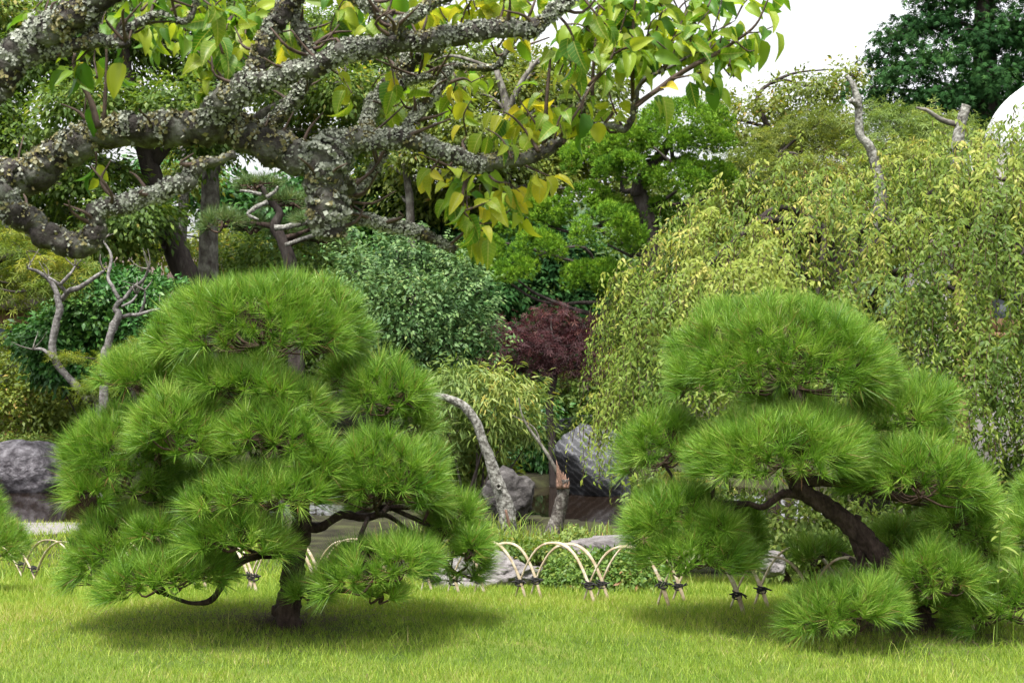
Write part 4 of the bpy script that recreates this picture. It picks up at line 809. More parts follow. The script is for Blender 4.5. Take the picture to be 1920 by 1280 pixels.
# ------------------------------------------------------------------ weeping tree on the right
def weeping():
    rng = RNG('weeping'); d = 13.6; base = gpt(1640, d)
    root = empty('weeping_tree', base, 'broad weeping tree with curtains of small yellow olive leaves and a dead grey top', 'tree')
    p = pxline([(1640, 1060), (1630, 900), (1600, 760), (1590, 640), (1570, 520), (1560, 440)], d); p[0] = base - [0, 0, .08]
    V, T, Q = tube(p, [.2, .17, .15, .14, .12, .1], 12, 6, .08, rng); part('trunk', V, [T, Q], M['darkbark'], root)
    V, T, Q = tube(pxline([(1600, 560, 13.4), (1650, 400, 13.4), (1636, 290, 13.4), (1612, 250, 13.4), (1610, 200, 13.4), (1602, 165, 13.4), (1588, 142, 13.4)], d), np.array([30, 26, 18, 16, 15, 12, 7]) / 2 / F * 13.4, 10, 6, .09, rng); part('dead_limb', V, [T, Q], M['palebark'], root)
    V, T, Q = tube(pxline([(1612, 205, 13.4), (1602, 192, 13.35), (1594, 190, 13.3)], d), [.035, .03, .02], 8, 3, .1, rng); part('dead_limb', V, [T, Q], M['palebark'], root)
    V, T, Q = tube(pxline([(1790, 330, 13.8), (1795, 260, 13.8), (1806, 215, 13.8), (1812, 198, 13.8)], d), [.06, .055, .05, .04], 8, 4, .1, rng); part('dead_limb', V, [T, Q], M['palebark'], root)
    V, T, Q = tube(pxline([(1800, 235, 13.8), (1765, 225, 13.8), (1740, 208, 13.8), (1718, 202, 13.8)], d), [.03, .024, .018, .01], 6, 4, .1, rng); part('dead_limb', V, [T, Q], M['greybark'], root)
    lobes = [(P(1600, 660, d), np.array([2.1, 1.9, 1.7]), 1.0), (P(1880, 600, d), np.array([1.7, 1.9, 1.7]), 1.05), (P(1362, 700, 13.2), np.array([1.0, 1.1, 1.35]), .55), (P(2080, 660, 13.4), np.array([1.5, 1.8, 1.9]), .6)]
    # limbs arching to the lobes
    for i in range(15):
        c, r, _ = lobes[i % 3]; u = sph(rng, 1)[0]; u[2] = abs(u[2]) * .8 + .1; u[1] = -abs(u[1]) if i % 2 else u[1]; q = c + u * r * .8; a = p[3 + i % 3]
        V, T, Q = tube([a, (a + q) / 2 + np.array([0, 0, .35]), q, q + u * np.array([.35, .35, -.3])], [.045, .032, .016, .006], 7, 6, .1, rng); part('limb', V, [T, Q], M['darkbark'], root)
    PP, DD, NN, RR = [], [], [], []; SA, SB = [], []
    for c, r, wgt in lobes:
        cl_u = sph(rng, int(330 * wgt)); cl_r = rng.uniform(.76, 1.05, len(cl_u)); cl_t = rng.normal(-.03, .19, len(cl_u))
        for k in range(int(3600 * wgt)):
            ci = k % len(cl_u); u0 = cl_u[ci]
            if u0[2] < -.35 and ci % 5: continue
            if u0[1] > .3 and ci % 4: continue
            u = nrm(u0 + rng.normal(0, .075, 3)); q = c + u * r * (cl_r[ci] + rng.normal(0, .03))
            # sparse window that shows the dark inside of the crown
            xx = q[0] / q[1] * F + CX; yy = CY - (q[2] - H) / q[1] * F
            if ((xx - 1560) / 85) ** 2 + ((yy - 470) / 42) ** 2 < 1 and q[1] < d and rng.random() < .88: continue
            if ((xx - 1885) / 48) ** 2 + ((yy - 590) / 44) ** 2 < 1 and rng.random() < .8: continue
            if q[0] - .1 > (1950 - CX) / F * q[1] + .7: continue
            out = nrm(np.array([u[0], u[1], 0]) + rng.normal(0, .3, 3)); Ls = rng.uniform(.25, .75); m = int(Ls / .023)
            t = np.linspace(0, 1, m); up = (rng.random() < .06) * rng.uniform(.2, .45)
            line = q + out * (Ls * .42 * np.sin(t * 1.6))[:, None]; line[:, 2] += (.10 + up) * Ls * np.sin(t * np.pi * .75) * 1.4 - Ls * .95 * t ** 1.7
            line += np.cumsum(rng.normal(0, .006, line.shape), 0)
            if line[-1, 2] < g(line[-1, 0], line[-1, 1]) + .25: continue
            SA.append(line[:-1][::3][: (m - 1) // 3]); SB.append(line[3::3][: (m - 1) // 3])
            kk = np.arange(m); sd = nrm(np.cross(out, [0, 0, 1])) * np.where(kk % 2, 1, -1)[:, None]
            dirs = nrm(sd * .6 + out * .25 + np.array([0, 0, -.65]) + rng.normal(0, .3, (m, 3)))
            PP.append(line); DD.append(dirs); NN.append(nrm(np.array([u[0], u[1] - .3, .8]) + rng.normal(0, .35, (m, 3))))
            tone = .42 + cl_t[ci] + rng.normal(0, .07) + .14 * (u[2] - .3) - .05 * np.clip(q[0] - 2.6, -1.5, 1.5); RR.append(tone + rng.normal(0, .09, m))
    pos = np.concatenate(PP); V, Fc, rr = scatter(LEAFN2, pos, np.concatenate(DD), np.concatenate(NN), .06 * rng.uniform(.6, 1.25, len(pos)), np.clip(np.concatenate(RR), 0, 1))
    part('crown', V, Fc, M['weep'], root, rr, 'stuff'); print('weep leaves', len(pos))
    n = [min(len(a), len(b)) for a, b in zip(SA, SB)]; A = np.concatenate([a[:k] for a, k in zip(SA, n)]); B = np.concatenate([b[:k] for b, k in zip(SB, n)])
    A, B = A[::3], B[::3]; V, Q = thin_tubes(A, B, .0035, .003); part('hanging_twigs', V, [Q], M['twig'], root, None, 'stuff')
weeping()

# ------------------------------------------------------------------ cloud-pruned juniper across the pond
def juniper():
    rng = RNG('juniper'); d = 28.0; base = gpt(1230, d)
    root = empty('juniper_tree', base, 'tall bright green cloud pruned conifer with rounded pads across the pond', 'conifer')
    tp = pxline([(1230, 860), (1215, 760), (1190, 660), (1205, 560), (1222, 470), (1212, 400), (1200, 350), (1240, 290), (1262, 250)], d); tp[0] = base - [0, 0, .1]
    V, T, Q = tube(tp, [.32, .28, .25, .2, .17, .15, .12, .1, .05], 10, 5, .1, rng); part('trunk', V, [T, Q], M['darkbark'], root)
    c, _ = resample(tp, np.ones(9), 5)
    pads = [(1285, 238, 88, 44, 0), (1225, 262, 60, 36, -.5), (1325, 268, 50, 32, -.2), (1175, 280, 60, 34, -.1), (1110, 300, 56, 42, .3), (1165, 322, 50, 28, -.7), (1275, 340, 64, 40, -.3), (1335, 350, 52, 40, .2), (1105, 385, 54, 34, .2), (1140, 440, 64, 50, -.8),
            (1010, 468, 50, 30, -.5), (970, 514, 42, 30, -.7), (905, 478, 40, 34, -.2), (1110, 522, 56, 32, -.5), (1175, 530, 56, 36, -.6), (1040, 405, 36, 28, .2), (925, 440, 44, 34, .5), (1235, 415, 48, 44, .1), (985, 395, 44, 34, .6)]
    for x, y, rx, ry, dy in pads:
        cc, r = pxblob(x, y, d + dy, rx * 1.16, ry * 1.24, None); r = np.array([r[0], r[0] * .85, r[2]])
        k = int(14 + 16 * r[0] * (r[0] + r[2])); su = sph(rng, k * 2); su = su[su[:, 2] > -.3][:k]; k = len(su)
        sc = cc + su * r * .72; sr = rng.uniform(.2, .32, k) * (r[0] * r[2]) ** .5 + .03; m = int(1500 * (r[0] * r[2]) / k * 2.5) + 50
        v = sph(rng, k * m).reshape(k, m, 3); v[..., 2] = np.where((v * su[:, None]).sum(-1) < -.3, -v[..., 2], v[..., 2])
        tone = np.repeat(rng.normal(.5, .13, k), m); v2 = v.reshape(-1, 3); own = np.repeat(np.arange(k), m)
        pos = sc[own] + v2 * sr[own][:, None] * np.array([1, 1, .85]) * rng.uniform(.7, 1.0, (k * m, 1)); n = k * m
        dirs = nrm(v2 * .9 + np.array([0, 0, .45]) + rng.normal(0, .3, (n, 3)))
        V, Fc, rr = scatter(SPRIG, pos, dirs, sph(rng, n), .085 * rng.uniform(.6, 1.3, n), np.clip(tone + rng.normal(0, .15, n), 0, 1))
        part('foliage_pad', V, Fc, M['juniper'], root, rr)
        tgt = cc - np.array([0, 0, r[2] * .3]); lowc = c[c[:, 2] < tgt[2] - .25 * abs(tgt[0] - c[:, 0].mean())]; lowc = lowc if len(lowc) else c; a = lowc[np.argmin(np.linalg.norm((lowc - tgt) * [1, 1, 1.7], axis=1))]
        V, T, Q = tube([a, a * .66 + tgt * .34 + rng.normal(0, .14, 3), a * .33 + tgt * .67 + rng.normal(0, .16, 3), tgt], [.05, .04, .03, .015], 6, 5, .14, rng); part('branch', V, [T, Q], M['darkbark'], root)
juniper()

# ------------------------------------------------------------------ other trees and shrubs
def fol(dens, per, r, tmpl, size, **k): return dict(dens=dens, per=per, spray_r=r, tmpl=tmpl, size=size, **k)
def tk(pts, wd, d, base_px=None):
    p = pxline(pts, d)
    if base_px is not None: p = np.vstack([gpt(base_px, d) - [0, 0, .1], p]); wd = [wd[0] * 1.15] + list(wd)
    return p, np.array(wd) / 2 / F * d

d = 30.0
tree('broadleaf_tree', 'large tree with thick dark leaning trunk and drooping green foliage', 'tree', gpt(372, d),
     [tk([(358, 560), (338, 490), (315, 430), (297, 375), (280, 310), (258, 230), (238, 140), (230, 40)], [50, 48, 46, 42, 36, 28, 22, 15], d, 365), tk([(303, 375), (250, 330), (180, 300), (100, 290)], [26, 22, 16, 9], d), tk([(285, 310), (350, 220), (420, 150), (470, 80)], [26, 22, 16, 9], d)],
     [pxblob(x, y, d + dy, a, b) for x, y, a, b, dy in ((60, 120, 110, 60, 1), (40, 290, 95, 70, 0), (170, 190, 95, 48, -1), (260, 90, 100, 60, 1), (330, 200, 85, 44, -1), (420, 130, 80, 55, .5), (150, 330, 95, 45, -.5), (250, 400, 80, 42, -1.2), (70, 400, 80, 45, 1), (390, 270, 60, 30, 1), (200, 20, 120, 50, 0), (380, 20, 100, 45, 1), (200, 455, 70, 36, -1), (-60, 200, 100, 90, 0), (480, 40, 80, 60, 1), (-40, 20, 110, 60, 1))],
     fol(36, 13, .34, LEAF2, .14, droop=.35, leafdrop=.45, upn=.7, inner=.35), M['broad'], M['darkbark'], limb_r=.05)
d = 32.5
tree('broadleaf_tree', 'straight tree with grey lichen mottled trunk rising behind the wide pine', 'tree', gpt(385, d),
     [tk([(390, 560), (391, 470), (393, 390), (395, 320), (400, 240), (430, 140), (450, 40)], [38, 36, 34, 32, 27, 20, 12], d, 390), tk([(394, 330), (470, 230), (560, 180), (640, 150)], [22, 18, 14, 7], d)],
     [pxblob(x, y, d + dy, a, b) for x, y, a, b, dy in ((560, 180, 90, 50, 1), (650, 170, 80, 60, 0), (600, 70, 90, 50, 1), (500, 110, 80, 50, 2), (690, 90, 70, 50, 2), (660, 260, 60, 36, 1), (570, 260, 60, 34, 2), (480, 250, 60, 30, 2))],
     fol(30, 13, .36, LEAF2, .145, droop=.35, leafdrop=.45, upn=.6, inner=.3), M['broad'], M['greybark'], limb_r=.05)
d = 33.5
tree('broadleaf_tree', 'slim pale trunked tree between the leaning trunk and the mottled trunk', 'tree', gpt(342, d),
     [tk([(341, 560), (340, 450), (344, 380), (346, 320), (340, 250)], [20, 20, 18, 16, 10], d, 342)],
     [pxblob(x, y, d + dy, a, b) for x, y, a, b, dy in ((345, 330, 60, 40, .5), (300, 470, 60, 40, 2), (420, 460, 60, 45, 3), (330, 250, 60, 40, 1))],
     fol(20, 12, .34, LEAF2, .15, droop=.4, leafdrop=.4, upn=.6, inner=.3), M['gold'], M['palebark'], limb_r=.03)
# garden pine behind
def back_pine():
    rng = RNG('backpine'); d = 27.0; base = gpt(560, d); root = empty('pine_tree', base, 'loose grey green pine with crooked pale branches behind the wide pine', 'pine tree')
    tp = pxline([(560, 700), (552, 560), (545, 500), (532, 455), (515, 425), (525, 400), (505, 375), (490, 350)], d); tp[0] = base - [0, 0, .1]
    V, T, Q = tube(tp, [.16, .14, .13, .11, .09, .07, .06, .04], 9, 5, .1, rng); part('trunk', V, [T, Q], M['darkbark'], root)
    for pts, wd in (([(515, 428), (540, 425), (570, 418), (600, 405)], [.055, .05, .045, .03]), ([(502, 378), (480, 390), (465, 402), (485, 412)], [.04, .04, .035, .02]), ([(490, 365), (470, 360), (450, 358)], [.035, .03, .02]), ([(500, 370), (515, 360), (522, 350)], [.035, .03, .02]), ([(535, 460), (575, 445), (612, 435)], [.04, .035, .025])):
        V, T, Q = tube(pxline(pts, d - .3), wd, 7, 5, .12, rng); part('branch', V, [T, Q], M['palebark'], root)
    c, _ = resample(tp, np.ones(8), 5)
    pine_pads(root, rng, [(365, 470, 375, 425, .1), (430, 540, 318, 352, 0), (480, 620, 350, 385, .4), (540, 660, 378, 425, -.2), (500, 600, 405, 450, .5), (430, 520, 395, 430, .3), (560, 660, 425, 455, .2)], d, c, 30, .26, .011, .14, 60, -.1, M['needle_far'], .008, .05)
back_pine()
d = 34
bush('evergreen_shrub', 'dark evergreen shrub mass behind the crooked branched pine', 'shrub', gpt(540, d), [pxblob(x, y, d, a, b) for x, y, a, b in ((500, 490, 70, 60), (580, 500, 80, 60), (640, 540, 70, 70), (520, 600, 110, 90), (430, 520, 60, 60), (640, 650, 120, 100))],
     fol(32, 9, .25, LEAF2, .14), M['broad'], M['darkbark'])
d = 22.5
tree('leafy_tree', 'blue green small leaved tree with pale leaf edges right of the wide pine', 'tree', gpt(770, d), [tk([(770, 800), (765, 700), (760, 600), (765, 540)], [26, 24, 18, 12], d, 770)],
     [pxblob(x, y, d + dy, a, b) for x, y, a, b, dy in ((680, 505, 46, 30, .3), (745, 480, 40, 26, 0), (800, 490, 36, 24, .2), (860, 515, 34, 26, .1), (700, 560, 50, 32, -.4), (775, 545, 48, 32, -.5), (835, 575, 42, 28, -.2), (890, 545, 22, 20, 0), (760, 610, 54, 32, -.6), (690, 625, 46, 34, -.1), (840, 645, 44, 26, -.4), (895, 610, 28, 18, -.1), (740, 680, 60, 34, -.3), (820, 700, 50, 28, 0), (650, 560, 40, 44, .3), (910, 650, 26, 16, .1))],
     fol(60, 12, .24, LEAF4, .085, droop=-.1, leafdrop=.3, upn=.55, inner=.45, jit=.5), M['bluegreen'], M['darkbark'], limb_r=.03, shoots=(240, .5, .085))
d = 20.6
bush('willow_leaf_shrub', 'light green shrub with long drooping narrow leaves behind the bent grey trunk', 'shrub', gpt(880, d), [pxblob(x, y, d + dy, a, b) for x, y, a, b, dy in ((860, 720, 56, 46, 0), (930, 730, 56, 44, -.1), (985, 745, 40, 46, 0), (850, 780, 60, 46, 0), (920, 800, 66, 40, .2), (820, 830, 60, 40, .3), (985, 800, 34, 34, .3))],
     fol(72, 10, .2, LANCE, .115, droop=.4, leafdrop=.6, upn=.5, inner=.45, jit=.5), M['willow'], M['darkbark'])
d = 21.3
bush('golden_shrub', 'low golden green shrub at the pond edge left of the bent grey trunk', 'shrub', gpt(850, d), [pxblob(x, y, d, a, b) for x, y, a, b in ((850, 850, 70, 36), (900, 880, 60, 36), (800, 880, 60, 40), (840, 920, 70, 36))],
     fol(60, 10, .17, LEAF4, .1, leafdrop=.4), M['olive'], M['darkbark'])
d = 26.9
bush('dark_shrub', 'dark green shrub growing on the far shore above the kerb stone', 'shrub', gpt(990, d), [pxblob(x, y, d + dy, a, b) for x, y, a, b, dy in ((960, 850, 60, 40, 0), (1020, 860, 50, 40, 0), (1010, 800, 50, 46, .6), (940, 800, 60, 50, .8))],
     fol(60, 10, .2, LEAF4, .11, leafdrop=.4), M['camellia'], M['darkbark'])
d = 25.8
tree('red_maple', 'dark red purple maple standing in front of the pruned conifer', 'maple', gpt(1040, d), [tk([(1035, 820), (1030, 760), (1040, 710), (1045, 660)], [16, 14, 12, 7], d, 1040)],
     [pxblob(x, y, d + dy, a, b) for x, y, a, b, dy in ((965, 612, 36, 12, 0), (1035, 590, 44, 13, .1), (1095, 612, 40, 12, .2), (990, 642, 52, 13, -.3), (1066, 648, 56, 12, -.2), (1122, 662, 30, 10, 0), (950, 672, 34, 10, .3), (1050, 620, 50, 13, .3), (1030, 678, 50, 11, .1), (1100, 690, 40, 9, -.1))],
     fol(44, 10, .27, MAPLE, .092, droop=.6, leafdrop=.5, upn=.85, inner=.25, jit=.5), M['redmaple'], M['darkbark'], limb_r=.02)
d = 28.6
bush('understory_shrub', 'shadowy green undergrowth below the red maple', 'shrub', gpt(1080, d), [pxblob(x, y, d, a, b) for x, y, a, b in ((1080, 740, 70, 44), (1120, 790, 60, 44), (1060, 800, 50, 40), (1160, 720, 60, 50), (1010, 760, 50, 50), (1180, 820, 70, 60))],
     fol(40, 9, .22, LEAF2, .135), M['broad'], M['darkbark'])
bush('fern_clump', 'low fern like green plant beside the slanting dark slab', 'plant', gpt(1105, 26.0), [pxblob(1115, 800, 26.0, 36, 24), pxblob(1080, 815, 26.0, 30, 18)], fol(110, 9, .18, LANCE, .16, leafdrop=.5), M['broad'], M['darkbark'])
d = 38.0
tree('olive_tree', 'tall yellow olive tree with thin trunks rising left of the pruned conifer', 'tree', gpt(900, d), [tk([(930, 620), (940, 420), (952, 300), (950, 200), (930, 130)], [26, 24, 20, 18, 10], d, 900), tk([(770, 420), (765, 350), (755, 290)], [16, 15, 12], d, 780), tk([(950, 210), (980, 150), (1010, 110)], [14, 10, 6], d)],
     [pxblob(x, y, d + dy, a, b) for x, y, a, b, dy in ((760, 230, 60, 36, 1), (830, 190, 80, 44, 0), (880, 250, 70, 40, -1), (800, 290, 70, 36, 0), (930, 300, 70, 40, 0), (1000, 240, 60, 60, 1), (890, 350, 80, 44, 1), (960, 170, 70, 46, 1), (880, 120, 80, 40, 2), (790, 130, 70, 40, 2), (1000, 130, 60, 36, 2), (1080, 300, 80, 50, 3), (700, 200, 60, 50, 2), (1130, 160, 50, 40, 3), (1060, 190, 70, 50, 2), (1120, 250, 70, 50, 2), (1180, 360, 70, 50, 2), (1010, 340, 70, 50, 1), (960, 400, 80, 50, 2), (800, 380, 90, 50, 2), (720, 330, 60, 40, 2))],
     fol(24, 13, .38, LEAF2, .16, droop=.3, leafdrop=.4, upn=.6, inner=.3), M['olive'], M['greybark'], limb_r=.05)
d = 41
bush('conifer_shrub', 'deep green conifer growth far behind the olive tree', 'conifer', gpt(740, d), [pxblob(x, y, d, a, b) for x, y, a, b in ((470, 400, 80, 60), (400, 360, 60, 50), (560, 360, 80, 50), (300, 320, 60, 40), (560, 440, 90, 60), (680, 330, 70, 50), (740, 400, 90, 60), (640, 420, 80, 60), (820, 440, 90, 60), (700, 480, 130, 80), (880, 450, 110, 80))],
     fol(14, 9, .4, LEAF2, .26, droop=.5), M['camellia'], M['darkbark'])
d = 30.0
def maple(lab, base, bl, dd, mat='olive'):
    tree('green_maple', lab, 'maple', gpt(base, dd), [tk([(base, 640), (base + 5, 480), (base - 10, 380), (base, 300)], [26, 22, 16, 8], dd, base)], [pxblob(x, y, dd + dy, a, b) for x, y, a, b, dy in bl],
         fol(20, 12, .3, MAPLE, .125, droop=.6, leafdrop=.5, upn=.7, inner=.3, jit=.5), M[mat], M['darkbark'], limb_r=.035)
bush('dark_shrub', 'deep shaded dark evergreen foliage close behind the pruned conifer', 'shrub', gpt(1060, 31), [pxblob(x, y, 31, a, b) for x, y, a, b in ((900, 560, 90, 60), (1000, 560, 90, 70), (1100, 590, 90, 60), (1190, 600, 80, 70), (1060, 480, 70, 60), (960, 440, 70, 50), (860, 620, 80, 60), (1120, 660, 110, 60), (960, 650, 100, 60), (1000, 740, 120, 70), (1150, 760, 100, 80))], fol(22, 9, .3, LEAF2, .17), M['cypress'], M['darkbark'])  # dark cypress leaf colour painted in for the shadow behind the conifer pads
maple('layered maple with green and rusty leaves behind the weeping tree', 1450, [(1400, 300, 60, 28, 0), (1470, 260, 70, 30, .5), (1540, 230, 70, 30, 0), (1450, 330, 80, 34, -.5), (1530, 310, 80, 36, -.5), (1590, 270, 60, 34, 0), (1400, 370, 70, 40, -.3), (1500, 380, 80, 44, -.2), (1340, 420, 60, 50, 0), (1600, 340, 70, 50, 0)], 30.0, 'olive')
maple('dense green maple between the dead grey top and the white dome', 1700, [(1680, 230, 60, 30, 0), (1740, 250, 60, 34, -.2), (1660, 290, 70, 36, -.3), (1760, 220, 50, 24, .4), (1720, 300, 80, 40, -.3), (1640, 210, 40, 24, .6), (1820, 260, 50, 36, .2)], 27.0, 'willow')
d = 46
tree('sparse_tree', 'sparse grey olive tree with thin bare twigs against the white sky', 'tree', gpt(1480, d), [tk([(1480, 420), (1470, 320), (1440, 240), (1420, 180), (1480, 140), (1560, 130)], [18, 15, 11, 7, 5, 2], d, 1480), tk([(1470, 300), (1540, 220), (1590, 170)], [8, 6, 2], d), tk([(1440, 240), (1380, 225), (1330, 240)], [7, 5, 2], d), tk([(1440, 250), (1520, 235), (1570, 232)], [6, 4, 2], d)],
     [pxblob(x, y, d + dy, a, b) for x, y, a, b, dy in ((1420, 200, 60, 22, 0), (1500, 160, 60, 22, 0), (1560, 180, 54, 36, .5), (1490, 215, 60, 26, .5), (1380, 250, 60, 26, 0), (1450, 270, 80, 24, .5), (1560, 240, 50, 30, 0), (1340, 200, 50, 24, 1), (1590, 140, 40, 30, 0))],
     fol(13, 10, .42, LEAF2, .17, droop=.3, upn=.7, inner=.3, leafdrop=.4), M['olive'], M['darkbark'], limb_r=.05)
d = 36.0
tree('cypress_tree', 'tall dark green cypress towering beside the white dome', 'conifer', gpt(1850, d), [tk([(1850, 600), (1852, 400), (1850, 200), (1845, 60), (1850, -120)], [60, 56, 48, 40, 26], d, 1850)],
     [pxblob(x, y, d + dy, a * .92, b * .68) for x, y, a, b, dy in ((1690, 60, 52, 28, 0), (1660, 100, 36, 20, .5), (1740, 30, 60, 30, .3), (1700, 130, 60, 26, -.4), (1640, 165, 40, 22, .2), (1770, 100, 60, 30, -.6), (1830, 60, 60, 40, -.6), (1900, 40, 70, 40, -.5), (1780, 170, 70, 30, -.6), (1700, 190, 60, 26, .2), (1850, 140, 70, 36, -.8), (1920, 120, 60, 40, -.4), (1800, -20, 80, 34, 0), (1900, -40, 90, 40, 0), (1820, 220, 60, 30, 0), (1960, 60, 80, 60, .2), (1760, -60, 70, 30, .3), (1980, 180, 80, 50, .4), (1880, 200, 60, 40, .6))],
     fol(18, 12, .3, FLATSPRAY, .18, droop=.9, leafdrop=.6, upn=.6, inner=.4, jit=.5), M['cypress'], M['darkbark'], limb_r=.06)
# left side
d = 25.9
bush('camellia_shrub', 'dense dark glossy camellia behind the two bare grey trees', 'shrub', gpt(200, d), [pxblob(x, y, d + dy, a, b, 1.0) for x, y, a, b, dy in ((200, 600, 110, 74, 0), (110, 640, 60, 50, -.1), (280, 640, 66, 66, 0), (200, 545, 80, 34, 0), (160, 690, 90, 34, 0), (300, 570, 44, 44, .3))],
     fol(70, 9, .17, LEAF4, .122, droop=.1, leafdrop=.3, upn=.35, inner=.8, jit=.4), M['camellia'], M['darkbark'])
d = 23.8
tree('golden_maple', 'yellow green maple hanging over the left bare tree', 'maple', gpt(-60, d), [tk([(-70, 640), (-50, 560), (-20, 500), (40, 470)], [22, 18, 14, 7], d, -60)],
     [pxblob(x, y, d + dy, a, b) for x, y, a, b, dy in ((20, 470, 50, 24, 0), (90, 490, 50, 20, -.2), (60, 520, 60, 24, 0), (10, 540, 60, 34, .2), (150, 500, 36, 16, 0), (-50, 500, 60, 50, .2), (40, 440, 60, 20, .4), (110, 530, 40, 14, -.3))],
     fol(24, 9, .22, MAPLE, .125, droop=.6, leafdrop=.5, upn=.6, inner=.25, jit=.55), M['gold'], M['darkbark'], limb_r=.02)
d = 24.6
tree('golden_shrub', 'small golden leaved maple tucked between the camellia and the wide pine', 'maple', gpt(260, d - 2), [tk([(260, 800), (250, 740), (240, 700)], [12, 10, 6], d - 2, 260)],
     [pxblob(x, y, d - 2 + dy, a, b) for x, y, a, b, dy in ((210, 672, 26, 12, 0), (262, 645, 22, 12, .2), (285, 655, 24, 12, 0), (180, 725, 34, 10, -.2), (130, 668, 22, 8, 0), (240, 680, 30, 10, 0))],
     fol(110, 10, .14, MAPLE, .08, droop=.4, upn=.85, inner=.3), M['gold'], M['darkbark'], limb_r=.012)
d = 27.2
bush('mixed_shrub', 'loose yellow green shrub behind the purple grey boulder', 'shrub', gpt(60, d), [pxblob(x, y, d + dy, a, b) for x, y, a, b, dy in ((40, 690, 54, 36, 0), (100, 720, 54, 30, -.2), (30, 750, 60, 36, -.2), (110, 770, 60, 40, .2), (60, 790, 80, 34, .2), (160, 790, 70, 44, .3), (0, 640, 40, 40, .6), (-40, 720, 60, 80, .4))],
     fol(42, 10, .2, LEAF2, .1, leafdrop=.35, inner=.3), M['olive'], M['darkbark'])
bush('clipped_hedge', 'low rounded brownish green clipped hedge on top of the bank behind the boulder', 'hedge', gpt(20, 26.4), [pxblob(40, 838, 26.4, 110, 20, .6), pxblob(-80, 832, 26.4, 80, 26, .6)], fol(240, 8, .09, LEAF2, .05, inner=.85, droop=.1), M['azalea'], M['darkbark'])
d = 37.5
bush('evergreen_shrub', 'tall dark evergreens closing the garden behind the brown roofed house', 'shrub', gpt(150, 41), [pxblob(x, y, 42, a, b) for x, y, a, b in ((0, 520, 140, 110), (-120, 620, 140, 160), (120, 430, 120, 70), (330, 560, 110, 90), (440, 600, 120, 120), (250, 460, 90, 50))],
     fol(12, 9, .42, LEAF2, .22), M['broad'], M['darkbark'])
bush('evergreen_shrub', 'dark evergreen belt far behind the pruned conifer and maples', 'shrub', gpt(1250, 48), [pxblob(x, y, 48, a, b) for x, y, a, b in ((1000, 560, 150, 120), (1250, 520, 160, 140), (1450, 430, 150, 90), (1680, 420, 160, 110), (1900, 430, 160, 120), (1120, 700, 180, 120), (800, 640, 160, 120), (1320, 360, 80, 60))],
     fol(8, 9, .5, LEAF2, .28), M['broad'], M['darkbark'])
# near the lawn
bush('azalea_shrub', 'round low azalea with small green and reddish leaves behind the bamboo hoops', 'shrub', gpt(1125, 11.7), [pxblob(1098, 1088, 11.4, 76, 46, .34), pxblob(1178, 1088, 11.4, 62, 42, .34), pxblob(1140, 1078, 11.5, 74, 40, .34)],
     fol(620, 8, .055, LEAF4, .042, inner=.88, droop=.1, upn=.4, jit=.5), M['azalea'], M['twig'])
bush('golden_shrub', 'bright yellow green low shrub seen under the leaning pine trunk', 'shrub', gpt(1500, 12.4), [pxblob(x, y, 12.4, a, b) for x, y, a, b in ((1450, 1010, 44, 50), (1510, 990, 54, 50), (1560, 1020, 54, 50), (1620, 1000, 60, 50), (1480, 1050, 60, 34))],
     fol(150, 9, .1, LEAF4, .062, leafdrop=.4), M['willow'], M['twig'])
bush('leafy_shrub', 'green shrub at the lawn end beneath the weeping tree', 'shrub', gpt(1820, 12.6), [pxblob(x, y, 12.6, a, b) for x, y, a, b in ((1760, 980, 80, 60), (1860, 960, 80, 70), (1930, 900, 70, 70), (1700, 1030, 70, 40), (1880, 1040, 90, 40))],
     fol(90, 9, .12, LEAF2, .09, leafdrop=.4), M['broad'], M['twig'])
bush('leafy_shrub', 'green shrub on the bank below the weeping tree left curtain', 'shrub', gpt(1240, 15.0), [pxblob(x, y, 15.0, a, b) for x, y, a, b in ((1240, 940, 50, 60), (1320, 960, 70, 60), (1390, 980, 50, 50), (1230, 1010, 40, 26))],
     fol(100, 9, .12, LEAF4, .08, leafdrop=.4), M['willow'], M['twig'])

# ------------------------------------------------------------------ blade plants on the bank, weeds
def blades(name, label, cat, px0, d, n, h, spread, wd=.012, mat='blade', droop=.5):
    rng = RNG(label); base = gpt(px0, d); root = empty(name, base, label, cat)
    mb = MB()
    for i in range(n):
        a = rng.random() * 2 * np.pi; o = base + np.array([rng.normal(0, spread), rng.normal(0, spread * .6), -.02]); o[2] = float(g(o[0], o[1])) - .02
        L = h * rng.uniform(.5, 1.15); dr = droop * rng.uniform(.1, 1.3); ca = np.array([np.cos(a), np.sin(a), 0]); sd = np.array([-np.sin(a), np.cos(a), 0]) * wd * rng.uniform(.6, 1.2)
        V = []
        for t in (0, .35, .65, .88):
            c = o + ca * (L * dr * t ** 2) + np.array([0, 0, L * (t - .45 * dr * t ** 2.5)]); k = (1 - .6 * t); V += [c - sd * k / 2, c + sd * k / 2]
        V.append(o + ca * (L * dr * 1.05) + np.array([0, 0, L * (1 - .5 * dr)]))
        mb.add(np.array(V), [(6, 7, 8)], [(0, 1, 3, 2), (2, 3, 5, 4), (4, 5, 7, 6)], np.clip(rng.normal(.5, .22), 0, 1))
    mb.part('leaf_blades', M[mat], root, 'stuff'); return root
